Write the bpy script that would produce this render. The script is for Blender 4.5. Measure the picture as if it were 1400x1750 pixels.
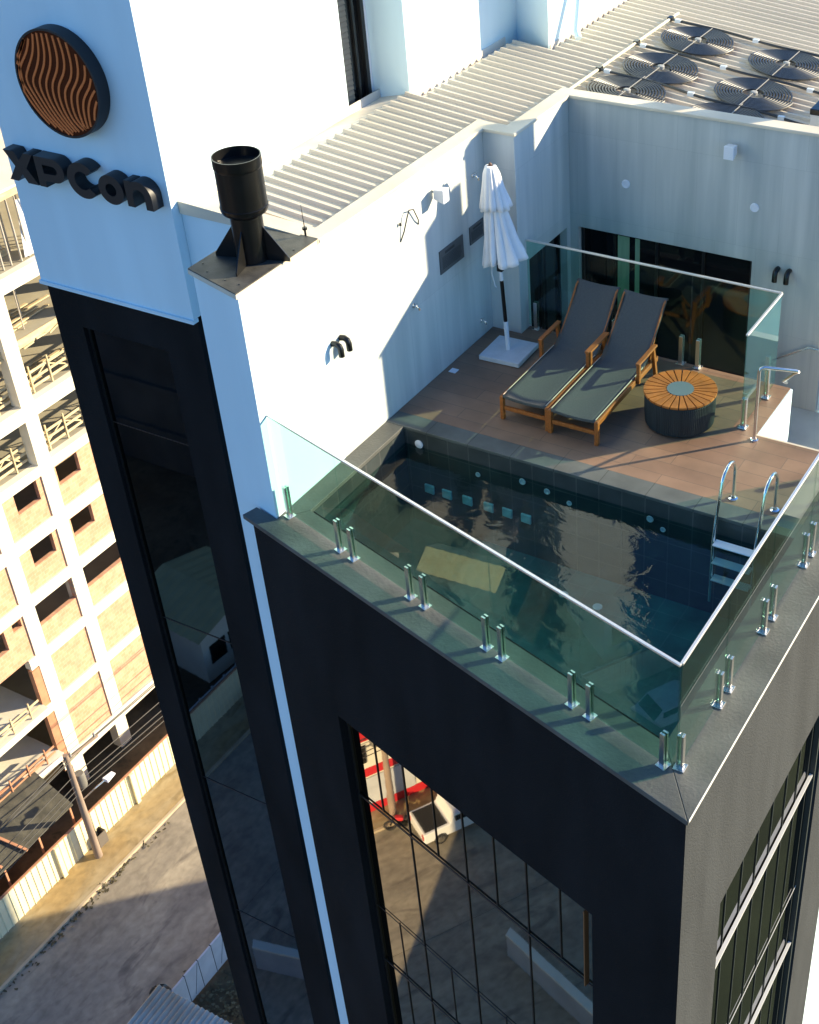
import bpy, bmesh, math, random
from mathutils import Vector, Matrix
random.seed(7)
for o in list(bpy.data.objects): bpy.data.objects.remove(o)
S = bpy.context.scene
COL = S.collection

# ------------------------------------------------------------------ camera
cd = bpy.data.cameras.new('camera'); cam = bpy.data.objects.new('camera', cd); COL.objects.link(cam)
Rr = ((0.86948199, 0.49223988, -0.04124275), (0.26054926, -0.52795430, -0.80831821), (-0.41966075, 0.69207236, -0.58729950))
cx, cy, cz = Vector(Rr[0]), Vector(Rr[1]), Vector(Rr[2])
M = Matrix((( cx.x, -cy.x, -cz.x), (cx.y, -cy.y, -cz.y), (cx.z, -cy.z, -cz.z))).to_4x4()
M.translation = Vector((8.860496, -17.428415, 9.374050))
cam.matrix_world = M
cd.sensor_fit = 'VERTICAL'; cd.sensor_height = 24.0; cd.sensor_width = 24.0
FPX = 2335.085
cd.lens = 24.0 * FPX / 1750
cd.shift_x = (700 - 871.793) / 1750
cd.shift_y = (840.750 - 875) / 1750
cd.clip_end = 3000; cd.clip_start = 0.05
S.camera = cam
# ------------------------------------------------------------------ light
SUN_EL, SUN_ROT = math.radians(18.0), math.radians(45.8)
w = bpy.data.worlds.new('World'); S.world = w; w.use_nodes = True
nt = w.node_tree; bg = nt.nodes['Background']
sky = nt.nodes.new('ShaderNodeTexSky'); sky.sky_type = 'NISHITA'; sky.sun_disc = False
sky.sun_elevation = SUN_EL; sky.sun_rotation = SUN_ROT
sky.air_density = 1.0; sky.dust_density = 0.3; sky.ozone_density = 7.5
nt.links.new(sky.outputs[0], bg.inputs[0]); bg.inputs[1].default_value = 0.12
sd = bpy.data.lights.new('sun', 'SUN'); sd.energy = 5.0; sd.angle = math.radians(0.5); sd.color = (1.0, 0.84, 0.57)
sun = bpy.data.objects.new('sun', sd); COL.objects.link(sun)
sdir = Vector((math.sin(SUN_ROT) * math.cos(SUN_EL), math.cos(SUN_ROT) * math.cos(SUN_EL), math.sin(SUN_EL)))
sun.rotation_euler = sdir.to_track_quat('Z', 'Y').to_euler()
vs = S.view_settings; vs.view_transform = 'Standard'; vs.look = 'None'; vs.gamma = 1; vs.exposure = 1.28

# ------------------------------------------------------------------ materials
def srgb(r, g, b):
    f = lambda c: (c / 255 / 12.92) if c / 255 <= 0.04045 else ((c / 255 + 0.055) / 1.055) ** 2.4
    return (f(r), f(g), f(b))
def mat(name, col, rough=0.6, metal=0.0, var=0.0, scale=(3, 3, 3), bump=0.0, bscale=40.0, col2=None, spec=0.5, detail=4.0, rot=None):
    m = bpy.data.materials.new(name); m.use_nodes = True
    n = m.node_tree.nodes; L = m.node_tree.links; p = n['Principled BSDF']
    p.inputs['Base Color'].default_value = (*col, 1); p.inputs['Roughness'].default_value = rough
    p.inputs['Metallic'].default_value = metal; p.inputs['Specular IOR Level'].default_value = spec
    tc = n.new('ShaderNodeTexCoord')
    if var > 0 or col2:
        mp = n.new('ShaderNodeMapping'); mp.inputs['Scale'].default_value = scale
        if rot: mp.inputs['Rotation'].default_value = rot
        no = n.new('ShaderNodeTexNoise'); no.inputs['Scale'].default_value = 1; no.inputs['Detail'].default_value = detail
        cr = n.new('ShaderNodeValToRGB')
        a = col if col2 else tuple(c * (1 - var) for c in col); b = col2 if col2 else tuple(min(1, c * (1 + var)) for c in col)
        cr.color_ramp.elements[0].position = 0.32; cr.color_ramp.elements[1].position = 0.68
        cr.color_ramp.elements[0].color = (*a, 1); cr.color_ramp.elements[1].color = (*b, 1)
        L.new(tc.outputs['Object'], mp.inputs[0]); L.new(mp.outputs[0], no.inputs['Vector']); L.new(no.outputs['Fac'], cr.inputs[0])
        L.new(cr.outputs[0], p.inputs['Base Color'])
    if bump > 0:
        nb = n.new('ShaderNodeTexNoise'); nb.inputs['Scale'].default_value = bscale; nb.inputs['Detail'].default_value = 5
        bp = n.new('ShaderNodeBump'); bp.inputs['Strength'].default_value = bump; bp.inputs['Distance'].default_value = 0.02
        L.new(tc.outputs['Object'], nb.inputs['Vector']); L.new(nb.outputs['Fac'], bp.inputs['Height']); L.new(bp.outputs[0], p.inputs['Normal'])
    return m
def brickmat(name, c1, c2, mortar, bw, bh, ms=0.01, rough=0.6, axes='XY', offset=0.5, bump=0.2, var=0.25, spec=0.5):
    m = bpy.data.materials.new(name); m.use_nodes = True
    n = m.node_tree.nodes; L = m.node_tree.links; p = n['Principled BSDF']; p.inputs['Roughness'].default_value = rough
    p.inputs['Specular IOR Level'].default_value = spec
    tc = n.new('ShaderNodeTexCoord'); sp = n.new('ShaderNodeSeparateXYZ'); cb = n.new('ShaderNodeCombineXYZ')
    L.new(tc.outputs['Object'], sp.inputs[0]); L.new(sp.outputs[axes[0]], cb.inputs[0]); L.new(sp.outputs[axes[1]], cb.inputs[1])
    b = n.new('ShaderNodeTexBrick'); b.offset = offset; b.inputs['Color1'].default_value = (*c1, 1); b.inputs['Color2'].default_value = (*c2, 1)
    b.inputs['Mortar'].default_value = (*mortar, 1); b.inputs['Scale'].default_value = 1; b.inputs['Mortar Size'].default_value = ms
    b.inputs['Brick Width'].default_value = bw; b.inputs['Row Height'].default_value = bh; b.inputs['Bias'].default_value = 0
    L.new(cb.outputs[0], b.inputs['Vector'])
    no = n.new('ShaderNodeTexNoise'); no.inputs['Scale'].default_value = 2.3; no.inputs['Detail'].default_value = 6
    L.new(tc.outputs['Object'], no.inputs['Vector'])
    mr = n.new('ShaderNodeMapRange'); mr.inputs[3].default_value = 1 - var; mr.inputs[4].default_value = 1 + var; mr.inputs[1].default_value = .3; mr.inputs[2].default_value = .7
    L.new(no.outputs['Fac'], mr.inputs[0])
    mx = n.new('ShaderNodeMix'); mx.data_type = 'RGBA'; mx.blend_type = 'MULTIPLY'; mx.inputs[0].default_value = 1
    L.new(b.outputs['Color'], mx.inputs[6]); L.new(mr.outputs[0], mx.inputs[7]); L.new(mx.outputs[2], p.inputs['Base Color'])
    bp = n.new('ShaderNodeBump'); bp.inputs['Strength'].default_value = bump; bp.inputs['Distance'].default_value = 0.01; bp.invert = True
    L.new(b.outputs['Fac'], bp.inputs['Height']); L.new(bp.outputs[0], p.inputs['Normal'])
    return m
def clearmat(name, tint, ior=1.5, gain=1.0, rough=0.0, bump=None):
    m = bpy.data.materials.new(name); m.use_nodes = True
    n = m.node_tree.nodes; L = m.node_tree.links; n.remove(n['Principled BSDF']); out = n['Material Output']
    t = n.new('ShaderNodeBsdfTransparent'); t.inputs[0].default_value = (*tint, 1)
    g = n.new('ShaderNodeBsdfGlossy'); g.inputs['Roughness'].default_value = rough
    fr = n.new('ShaderNodeFresnel'); ge = n.new('ShaderNodeNewGeometry'); mr = n.new('ShaderNodeMapRange')
    mr.inputs[3].default_value = ior; mr.inputs[4].default_value = 1 / ior
    L.new(ge.outputs['Backfacing'], mr.inputs[0]); L.new(mr.outputs[0], fr.inputs[0])
    mu = n.new('ShaderNodeMath'); mu.operation = 'MULTIPLY'; mu.inputs[1].default_value = gain; mu.use_clamp = True
    mx = n.new('ShaderNodeMixShader'); L.new(fr.outputs[0], mu.inputs[0]); L.new(mu.outputs[0], mx.inputs[0])
    L.new(t.outputs[0], mx.inputs[1]); L.new(g.outputs[0], mx.inputs[2]); L.new(mx.outputs[0], out.inputs[0])
    if bump:
        tc = n.new('ShaderNodeTexCoord'); mp = n.new('ShaderNodeMapping'); mp.inputs['Scale'].default_value = bump[0]
        no = n.new('ShaderNodeTexNoise'); no.inputs['Scale'].default_value = 1; no.inputs['Detail'].default_value = 4; no.inputs['Distortion'].default_value = 1.0
        b = n.new('ShaderNodeBump'); b.inputs['Strength'].default_value = bump[1]; b.inputs['Distance'].default_value = 0.05
        L.new(tc.outputs['Object'], mp.inputs[0]); L.new(mp.outputs[0], no.inputs['Vector']); L.new(no.outputs['Fac'], b.inputs['Height'])
        L.new(b.outputs[0], g.inputs['Normal']); L.new(b.outputs[0], fr.inputs['Normal'])
    return m

WHITE = mat('white paint', (.65, .81, .865), .7, var=.045, scale=(1.6, 1.6, .22), bump=.08, bscale=60)
def wallmat(name, a, b, axes):
    m = mat(name, a, .55, col2=b, scale=(4.5, 4.5, .3), bump=.04, bscale=30, detail=7)
    n = m.node_tree.nodes; L = m.node_tree.links; p = n['Principled BSDF']; src = p.inputs['Base Color'].links[0].from_socket
    tc = n['Texture Coordinate']; sp = n.new('ShaderNodeSeparateXYZ'); cb = n.new('ShaderNodeCombineXYZ'); L.new(tc.outputs['Object'], sp.inputs[0])
    L.new(sp.outputs[axes[0]], cb.inputs[0]); L.new(sp.outputs[axes[1]], cb.inputs[1])
    bk = n.new('ShaderNodeTexBrick'); bk.offset = .5; bk.inputs['Scale'].default_value = 1; bk.inputs['Brick Width'].default_value = .59; bk.inputs['Row Height'].default_value = 1.19
    bk.inputs['Color1'].default_value = (1, 1, 1, 1); bk.inputs['Color2'].default_value = (.94, .945, .94, 1); bk.inputs['Mortar'].default_value = (.80, .82, .82, 1); bk.inputs['Mortar Size'].default_value = .0025
    L.new(cb.outputs[0], bk.inputs['Vector'])
    mx = n.new('ShaderNodeMix'); mx.data_type = 'RGBA'; mx.blend_type = 'MULTIPLY'; mx.inputs[0].default_value = 1
    L.new(src, mx.inputs[6]); L.new(bk.outputs['Color'], mx.inputs[7]); L.new(mx.outputs[2], p.inputs['Base Color'])
    return m
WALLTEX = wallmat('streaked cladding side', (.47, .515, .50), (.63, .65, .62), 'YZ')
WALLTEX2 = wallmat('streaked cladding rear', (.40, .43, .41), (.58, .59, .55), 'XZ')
CHAR = mat('shade darkened charcoal', (.0085, .0085, .0092), .9, var=.4, scale=(1.6, 1.6, .5), bump=.5, bscale=55, spec=.2)  # charcoal darkened to carry the shade on the fronts
CHARSIDE = mat('sun lightened textured render', (.041, .045, .047), .9, var=.16, scale=(2.5, 2.5, .5), bump=.7, bscale=50, spec=.3)  # charcoal lightened to carry the sun on the side facade
COPING = mat('slate coping', (.085, .088, .08), .55, var=.3, scale=(1.5, 1.5, 1.5), bump=.25, bscale=25, detail=8)
GREYCOP = mat('cream metal coping', (.66, .58, .45), .55, var=.12, scale=(1.5, 1.5, 1.5), detail=7)
FLASH = mat('weathered flashing', (.60, .50, .38), .6, col2=(.78, .74, .66), scale=(1.2, 1.2, 1.2), detail=8)
ROOFMETAL = mat('cream roof sheet', (.60, .52, .41), .5, var=.07, scale=(.5, 3, 1), detail=6)
DECK = brickmat('wood look deck tile', (.25, .155, .098), (.21, .128, .082), (.125, .09, .066), 1.2, .24, .004, .5, 'XY', .37, .2, .18)
COPSTONE = brickmat('deck edge slate', (.10, .108, .10), (.085, .095, .09), (.05, .055, .05), .6, 2.0, .006, .5, 'XY', 0, .2, .3)
POOLTEAL_X = brickmat('pool sunlit teal tile', (.03, .10, .098), (.025, .085, .085), (.06, .12, .115), .3, .3, .008, .3, 'XZ', 0, .2, .3)  # sunlit teal of the water put into the front wall's tile colour
POOLTILE_X = brickmat('pool wall slate tile', (.05, .058, .056), (.04, .05, .05), (.085, .09, .085), .3, .3, .008, .3, 'XZ', 0, .2, .3)
POOLTILE_Y = brickmat('pool side slate tile', (.05, .058, .056), (.04, .05, .05), (.085, .09, .085), .3, .3, .008, .3, 'YZ', 0, .2, .3)
POOLFLOOR = brickmat('pool floor tile', (.028, .155, .15), (.022, .13, .13), (.05, .17, .165), .3, .3, .008, .4, 'XY', 0, .2, .4)
STEEL = mat('polished steel', (.74, .73, .70), .26, 1.0)
RAIL = mat('brushed rail', (.86, .84, .80), .48, 1.0)
CHROME = mat('chrome', (.85, .85, .84), .08, 1.0)
BLACK = mat('black painted metal', (.006, .006, .006), .28, var=.2, scale=(6, 6, 6))
BLACKM = mat('black sign plastic', (.010, .011, .014), .5)
PLATE = mat('weathered steel plate', (.06, .057, .048), .6, var=.45, scale=(5, 5, 5), bump=.15, bscale=40, detail=8)
COPPER = mat('copper stripe', (.74, .19, .05), .7, spec=.15)
DISC = mat('dark sign face', (.09, .022, .008), .9, spec=.05)
TEAK = mat('oiled teak', (.34, .10, .018), .45, var=.25, scale=(30, 3, 30), detail=5)
SLING = mat('grey sling fabric', (.098, .100, .098), .9, var=.08, scale=(60, 60, 60), bump=.25, bscale=400, spec=.1)
ROPE = mat('dark woven rope', (.018, .024, .026), .7, var=.3, scale=(20, 20, 2))
TABLEGLASS = mat('grey table glass', (.16, .19, .20), .12)
CANVAS = mat('white canvas', (.80, .80, .80), .9, var=.04, scale=(4, 4, 4), bump=.05, bscale=50)
WHITEPL = mat('white plastic', (.75, .77, .8), .5)
STONEBASE = mat('white stone slab', (.62, .64, .66), .7, var=.06, scale=(8, 8, 8))
GREYPL = mat('grey plaque', (.10, .105, .105), .5)
PLTEXT = mat('plaque lettering', (.035, .037, .037), .6)
DARKROOM = mat('dark room glass', (.008, .009, .01), .05, spec=.55)
FRAMEBLK = mat('black window frame', (.012, .012, .013), .4)
MIRROR = mat('solar coated glass', (.44, .385, .285), .015, 1.0, bump=.014, bscale=.9)
MIRRORDK = mat('dark coated glass', (.19, .205, .215), .015, 1.0, bump=.014, bscale=.9)
MIRRORSD = mat('smoked side glass', (.05, .052, .055), .02, 1.0)
BRONZE = mat('curtain', (.28, .42, .25), .8, var=.1, scale=(20, 20, 2))
COIL = mat('black coil hose', (.03, .032, .032), .33)
PVC = mat('cream pipe', (.66, .60, .45), .5)
CLIP = mat('white clip', (.6, .68, .75), .4)
ACWHITE = mat('ac casing', (.6, .61, .6), .5)
SHUTTER = mat('brown shutter', (.20, .17, .13), .6)
GLASS = clearmat('balustrade glass', (.72, .905, .845), 1.5, 1.0)
WATER = clearmat('pool water', (.56, .78, .76), 1.33, 1.25, .0, ((2.6, 3.6, 1), .11))
FLOORSTONE = mat('pale stone paving', (.56, .54, .47), .5, var=.1, scale=(2, 2, 2), detail=7)
CONC = mat('raw concrete', (.56, .49, .35), .85, var=.10, scale=(1.2, 1.2, 1.2), bump=.1, bscale=15, detail=7)
CONCW = mat('pale concrete', (.80, .73, .58), .85, var=.08, scale=(.9, .9, .9), detail=7)
CONCS = mat('concrete floor', (.40, .36, .26), .9, var=.12, scale=(.8, .8, .8), detail=7)
BRICK = brickmat('hollow clay brick', (.58, .295, .17), (.64, .36, .22), (.52, .39, .28), .3, .2, .012, .9, 'YZ', .5, .3, .14)
TIMBER = mat('pale formwork timber', (.58, .46, .27), .8, var=.2, scale=(2, 2, 6))
RAILWOOD = mat('pink timber rail', (.46, .22, .12), .8, var=.15, scale=(3, 3, 3))
PROPM = mat('steel prop', (.45, .40, .33), .6)
HOARD = mat('pale yellow hoarding', (.78, .71, .46), .6, var=.05, scale=(.5, .5, 3))
ASPH_ = mat('dusty asphalt', (.19, .165, .125), .9, col2=(.27, .225, .16), scale=(.35, .16, 1), bump=.3, bscale=9, detail=9)
def groundmat(name, a, b, c, s1, s2):
    m = bpy.data.materials.new(name); m.use_nodes = True
    n = m.node_tree.nodes; L = m.node_tree.links; p = n['Principled BSDF']; p.inputs['Roughness'].default_value = .92; p.inputs['Specular IOR Level'].default_value = .2
    tc = n.new('ShaderNodeTexCoord')
    def noise(sc, lo, hi, dist=0, det=8):
        mp = n.new('ShaderNodeMapping'); mp.inputs['Scale'].default_value = sc; no = n.new('ShaderNodeTexNoise'); no.inputs['Scale'].default_value = 1
        no.inputs['Detail'].default_value = det; no.inputs['Distortion'].default_value = dist; mr = n.new('ShaderNodeMapRange'); mr.inputs[1].default_value = lo; mr.inputs[2].default_value = hi
        L.new(tc.outputs['Object'], mp.inputs[0]); L.new(mp.outputs[0], no.inputs['Vector']); L.new(no.outputs['Fac'], mr.inputs[0]); return mr.outputs[0]
    def mix(f, x, y, bt='MIX'):
        mx = n.new('ShaderNodeMix'); mx.data_type = 'RGBA'; mx.blend_type = bt
        if hasattr(f, 'links'): L.new(f, mx.inputs[0])
        else: mx.inputs[0].default_value = f
        for i_, v in ((6, x), (7, y)):
            if hasattr(v, 'links'): L.new(v, mx.inputs[i_])
            else: mx.inputs[i_].default_value = (*v, 1)
        return mx.outputs[2]
    base = mix(noise(s1, .40, .60, .8), a, b); base = mix(noise(s2, .55, .70, 1.5), base, c)
    fine = n.new('ShaderNodeMapRange'); fine.inputs[3].default_value = .80; fine.inputs[4].default_value = 1.16
    L.new(noise((3.1, 2.2, 3), .3, .7, .3, 12), fine.inputs[0]); base = mix(1.0, base, fine.outputs[0], 'MULTIPLY')
    L.new(base, p.inputs['Base Color'])
    return m
ASPH = groundmat('dusty street', (.27, .235, .18), (.37, .32, .235), (.20, .172, .135), (.45, .12, 1), (.9, .25, 1))
PAVE = groundmat('sandy pavement', (.34, .24, .11), (.36, .30, .19), (.27, .20, .10), (.5, .22, 1), (1.2, .5, 1))
PAVE_ = mat('sandy pavement', (.34, .25, .12), .9, col2=(.34, .28, .18), scale=(.5, .25, 1), bump=.15, bscale=8, detail=8)
KERB = mat('kerb', (.45, .36, .24), .85, var=.15, scale=(1, 1, 1))
EARTH = groundmat('bare earth', (.075, .055, .033), (.11, .085, .052), (.045, .042, .026), (.35, .35, .35), (1.1, 1.1, 1.1))
EARTH_ = mat('bare earth', (.10, .062, .035), .95, col2=(.15, .115, .075), scale=(.35, .35, .35), bump=.5, bscale=4, detail=9)
DARKTARP = mat('dark shed roof', (.05, .048, .036), .85, col2=(.10, .093, .068), scale=(2.5, 2.5, 2.5), bump=.4, bscale=8, detail=9)
WOODPOLE = mat('pole concrete', (.27, .20, .15), .85, var=.15, scale=(2, 2, 1))
REDP = mat('red paint', (.55, .02, .03), .6)
CREAMW = mat('cream wall', (.72, .68, .56), .8, var=.05, scale=(1, 1, 1))
FENCEW = mat('grey white panel', (.52, .54, .56), .6, var=.08, scale=(1.5, 1.5, 1.5), detail=6)
TYRE = mat('tyre', (.02, .02, .02), .8)
CARW = mat('white car paint', (.78, .78, .76), .25)
CARGL = mat('car glass', (.01, .012, .014), .08)
TAIL = mat('red lamp', (.5, .01, .01), .3)
YROOF = mat('yellow roof sheet', (.42, .37, .18), .6, var=.08, scale=(1, 1, 1))
OROOF = mat('clay tile roof', (.45, .15, .06), .8, var=.15, scale=(1, 1, 1))
TEALP = mat('pale teal light patch', (.25, .62, .66), .4, var=.25, scale=(9, 9, 9))
LEAF = mat('scrub leaf', (.085, .072, .035), .8, var=.3, scale=(2, 2, 2))
CABLE = mat('cable', (.03, .028, .025), .6)

# ------------------------------------------------------------------ mesh helpers
class MB:
    def __init__(s): s.bm = bmesh.new()
    def box(s, x0, x1, y0, y1, z0, z1):
        return s.prism([(x0, y0), (x1, y0), (x1, y1), (x0, y1)], z0, z1)
    def prism(s, pts, z0, z1):
        b = [s.bm.verts.new((p[0], p[1], z0)) for p in pts]; t = [s.bm.verts.new((p[0], p[1], z1)) for p in pts]
        n = len(pts)
        s.bm.faces.new(b[::-1]); s.bm.faces.new(t)
        for i in range(n): s.bm.faces.new((b[i], b[(i + 1) % n], t[(i + 1) % n], t[i]))
        return s
    def hexa(s, a, b):   # two quads of 3d points
        A = [s.bm.verts.new(p) for p in a]; B = [s.bm.verts.new(p) for p in b]
        s.bm.faces.new(A[::-1]); s.bm.faces.new(B)
        for i in range(4): s.bm.faces.new((A[i], A[(i + 1) % 4], B[(i + 1) % 4], B[i]))
        return s
    def bar(s, p, q, w, h, up=(0, 0, 1)):
        p, q = Vector(p), Vector(q); d = (q - p).normalized(); u = Vector(up)
        if abs(d.dot(u)) > .98: u = Vector((0, 1, 0))
        sd = d.cross(u).normalized(); u = sd.cross(d)
        f = lambda c: [c - sd * w / 2 - u * h / 2, c + sd * w / 2 - u * h / 2, c + sd * w / 2 + u * h / 2, c - sd * w / 2 + u * h / 2]
        return s.hexa(f(p), f(q))
    def tube(s, path, r, seg=8, closed=False):
        P = [Vector(p) for p in path]; n = len(P); rings = []
        prev = None
        for i in range(n):
            if closed: d = P[(i + 1) % n] - P[i - 1]
            else: d = P[min(i + 1, n - 1)] - P[max(i - 1, 0)]
            d.normalize()
            u = prev if prev else (Vector((0, 0, 1)) if abs(d.z) < .9 else Vector((1, 0, 0)))
            a = d.cross(u).normalized(); u = a.cross(d).normalized(); prev = u
            rr = r[i] if isinstance(r, (list, tuple)) else r
            rings.append([s.bm.verts.new(P[i] + (a * math.cos(t) + u * math.sin(t)) * rr) for t in [2 * math.pi * k / seg for k in range(seg)]])
        for i in range(n - (0 if closed else 1)):
            A, B = rings[i], rings[(i + 1) % n]
            for k in range(seg): s.bm.faces.new((A[k], A[(k + 1) % seg], B[(k + 1) % seg], B[k]))
        if not closed:
            s.bm.faces.new(rings[0][::-1]); s.bm.faces.new(rings[-1])
        return s
    def lathe(s, prof, seg=32, c=(0, 0), cap=True):   # prof [(r,z)]
        rings = [[s.bm.verts.new((c[0] + r * math.cos(2 * math.pi * k / seg), c[1] + r * math.sin(2 * math.pi * k / seg), z)) for k in range(seg)] for r, z in prof]
        for A, B in zip(rings, rings[1:]):
            for k in range(seg): s.bm.faces.new((A[k], A[(k + 1) % seg], B[(k + 1) % seg], B[k]))
        if cap:
            s.bm.faces.new(rings[0][::-1]); s.bm.faces.new(rings[-1])
        return s
    def quad(s, *p):
        s.bm.faces.new([s.bm.verts.new(v) for v in p]); return s
    def build(s, name, m, parent=None, smooth=False, bevel=0):
        bmesh.ops.recalc_face_normals(s.bm, faces=s.bm.faces)
        me = bpy.data.meshes.new(name); s.bm.to_mesh(me); s.bm.free()
        if smooth:
            for p in me.polygons: p.use_smooth = True
        o = bpy.data.objects.new(name, me); me.materials.append(m); COL.objects.link(o)
        if parent: o.parent = parent
        if bevel:
            b = o.modifiers.new('bevel', 'BEVEL'); b.width = bevel; b.segments = 2; b.limit_method = 'ANGLE'; b.angle_limit = .7
        if smooth:
            try: me.set_sharp_from_angle(angle=math.radians(40))
            except Exception: pass
        return o
def tag(o, label=None, cat=None, group=None, kind=None):
    if label: o['label'] = label
    if cat: o['category'] = cat
    if group: o['group'] = group
    if kind: o['kind'] = kind
    return o
def thing(name, label, cat, loc=(0, 0, 0), rz=0, group=None):
    o = bpy.data.objects.new(name, None); COL.objects.link(o); o.location = loc; o.rotation_euler = (0, 0, rz)
    o.empty_display_size = .2
    return tag(o, label, cat, group)
def dup(root, loc, rz=None, label=None):
    r = root.copy(); COL.objects.link(r); r.location = loc
    if rz is not None: r.rotation_euler = (0, 0, rz)
    if label: r['label'] = label
    for ch in list(root.children):
        c = ch.copy(); COL.objects.link(c); c.parent = r
        for g in list(ch.children):
            d = g.copy(); COL.objects.link(d); d.parent = c
    return r
def curve_mesh(name, loops, depth, m, parent, bevel=0.0):
    """closed 2-D outlines (x,z), extruded along y by depth; first loops outer, holes allowed"""
    cu = bpy.data.curves.new(name, 'CURVE'); cu.dimensions = '2D'; cu.fill_mode = 'BOTH'; cu.extrude = depth / 2; cu.bevel_depth = bevel
    for lp in loops:
        sp = cu.splines.new('POLY'); sp.points.add(len(lp) - 1); sp.use_cyclic_u = True
        for pt, q in zip(sp.points, lp): pt.co = (q[0], q[1], 0, 1)
    tmp = bpy.data.objects.new(name, cu)
    me = bpy.data.meshes.new_from_object(tmp); bpy.data.objects.remove(tmp); bpy.data.curves.remove(cu)
    me.transform(Matrix.Rotation(math.pi / 2, 4, 'X'))
    me.materials.clear(); me.materials.append(m)
    o = bpy.data.objects.new(name, me); COL.objects.link(o); o.parent = parent
    return o

# skewed street front: near corner NC, unit vector DK runs left along the front, NK points inwards
TH = 0.27660265
NC = Vector((5.932, -9.910, 0)); DK = Vector((-math.cos(TH), math.sin(TH), 0)); NK = Vector((math.sin(TH), math.cos(TH), 0))
def sk(l, off=0, z=0): 
    v = NC + DK * l + NK * off; return (v.x, v.y, z)
def skx(x, off=0):        # point on the offset front at world x
    l = (NC.x + NK.x * off - x) / math.cos(TH); v = NC + DK * l + NK * off; return (x, v.y)
G = -40.0
LDK = 6.43                # length of dark front
exec_parts = []

# ================================================================== GROUND AND STREET
def structure(o, k='structure'): o['kind'] = k; return o
structure(MB().quad((-400, -400, G - .05), (400, -400, G - .05), (400, 400, G - .05), (-400, 400, G - .05)).build('ground', EARTH))
structure(MB().quad((7.5, -120, G - .03), (300, -120, G - .03), (300, 120, G - .03), (7.5, 120, G - .03)).build('grass_lot', mat('grass', (.022, .034, .014), .95, col2=(.04, .055, .022), scale=(.2, .2, .2), detail=9)))
structure(MB().quad((-21.6, -40, G - .02), (-8, -40, G - .02), (-8, -6.9, G - .02), (-21.6, -6.9, G - .02)).build('dusty_yard', ASPH))
structure(MB().quad((-28, -260, G), (-21.6, -260, G), (-21.6, 260, G), (-28, 260, G)).build('street', ASPH))
structure(MB().box(-30.6, -28.16, -260, 260, G - .3, G + .12).build('pavement', PAVE))
structure(MB().box(-28.155, -28.0, -260, 260, G - .3, G + .13).build('kerb', KERB, bevel=.02))

# ================================================================== OUR BUILDING
B = thing('apartment_building', 'tall white and charcoal apartment building carrying the rooftop pool and deck', 'building')
TZ = 1.50
MB().prism([(-4.5, -6.77), (-1.95, -6.77), (-1.95, -3.22), (-2.10, -3.22), (-2.10, -2.50), (-1.45, -2.50), (-1.45, .45), (-.72, .10), (-.72, 3.35), (-4.5, 3.35)], TZ, 14).build('stair_tower', WHITE, B)
MB().box(-4.51, -1.94, -6.80, -6.70, TZ - .05, TZ - .002).build('ledge', WHITE, B)
c = MB()
wx0, wx1, wz1 = -4.0, -2.55, .89
c.box(-4.47, -1.95, -6.72, -6.42, wz1, TZ - .052); c.box(-4.47, wx0, -6.72, -6.42, G, wz1); c.box(wx1, -1.95, -6.72, -6.42, G, wz1)
c.box(-4.47, -1.95, -6.2, .25, G, TZ - .052)
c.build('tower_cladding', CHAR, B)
wt = thing('tower_window', None, None); wt.parent = B
MB().box(wx0, wx1, -6.64, -6.60, G, wz1).build('glass', MIRRORDK, wt)
f = MB(); f.box(wx0, wx0 + .03, -6.66, -6.642, G, wz1); f.box(wx1 - .03, wx1, -6.66, -6.642, G, wz1)
z = -.61
while z > -39:
    f.box(wx0 + .03, wx1 - .03, -6.648, -6.642, z - .006, z + .006); z -= 3.54
f.build('frame', FRAMEBLK, wt)
# recessed white wall and chimney block
MB().box(-1.945, -.795, -6.63, -6.45, G, 2.84).build('recessed_wall', WHITE, B)
MB().prism([(-.79, skx(-.79, .2)[1]), (0, skx(0, .2)[1]), (0, -6.635), (-.79, -6.635)], G, 2.895).build('chimney_block', WHITE, B)
# terrace wall, jog, back wall
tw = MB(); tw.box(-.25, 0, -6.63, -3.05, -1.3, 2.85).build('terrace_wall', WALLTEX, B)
j = MB(); j.box(-.25, .46, -3.048, -2.76, -1.3, 2.85); j.box(.2, .46, -2.76, -1.66, 1.0, 2.85); j.box(.2, .46, -1.66, -1.356, -1.3, 2.85)
j.build('corner_wall', WALLTEX, B)
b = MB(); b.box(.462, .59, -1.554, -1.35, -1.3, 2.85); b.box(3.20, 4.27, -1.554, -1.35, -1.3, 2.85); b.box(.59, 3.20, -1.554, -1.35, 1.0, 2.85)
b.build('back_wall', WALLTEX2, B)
MB().prism([(.03, -6.62), (.03, -3.078), (.49, -3.078), (.49, -1.584), (4.3, -1.584), (4.3, -1.34), (.26, -1.34), (.26, -2.84), (-.2, -2.84), (-.2, -6.62)], 2.852, 2.895).build('wall_coping', GREYCOP, B, bevel=.008)
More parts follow.
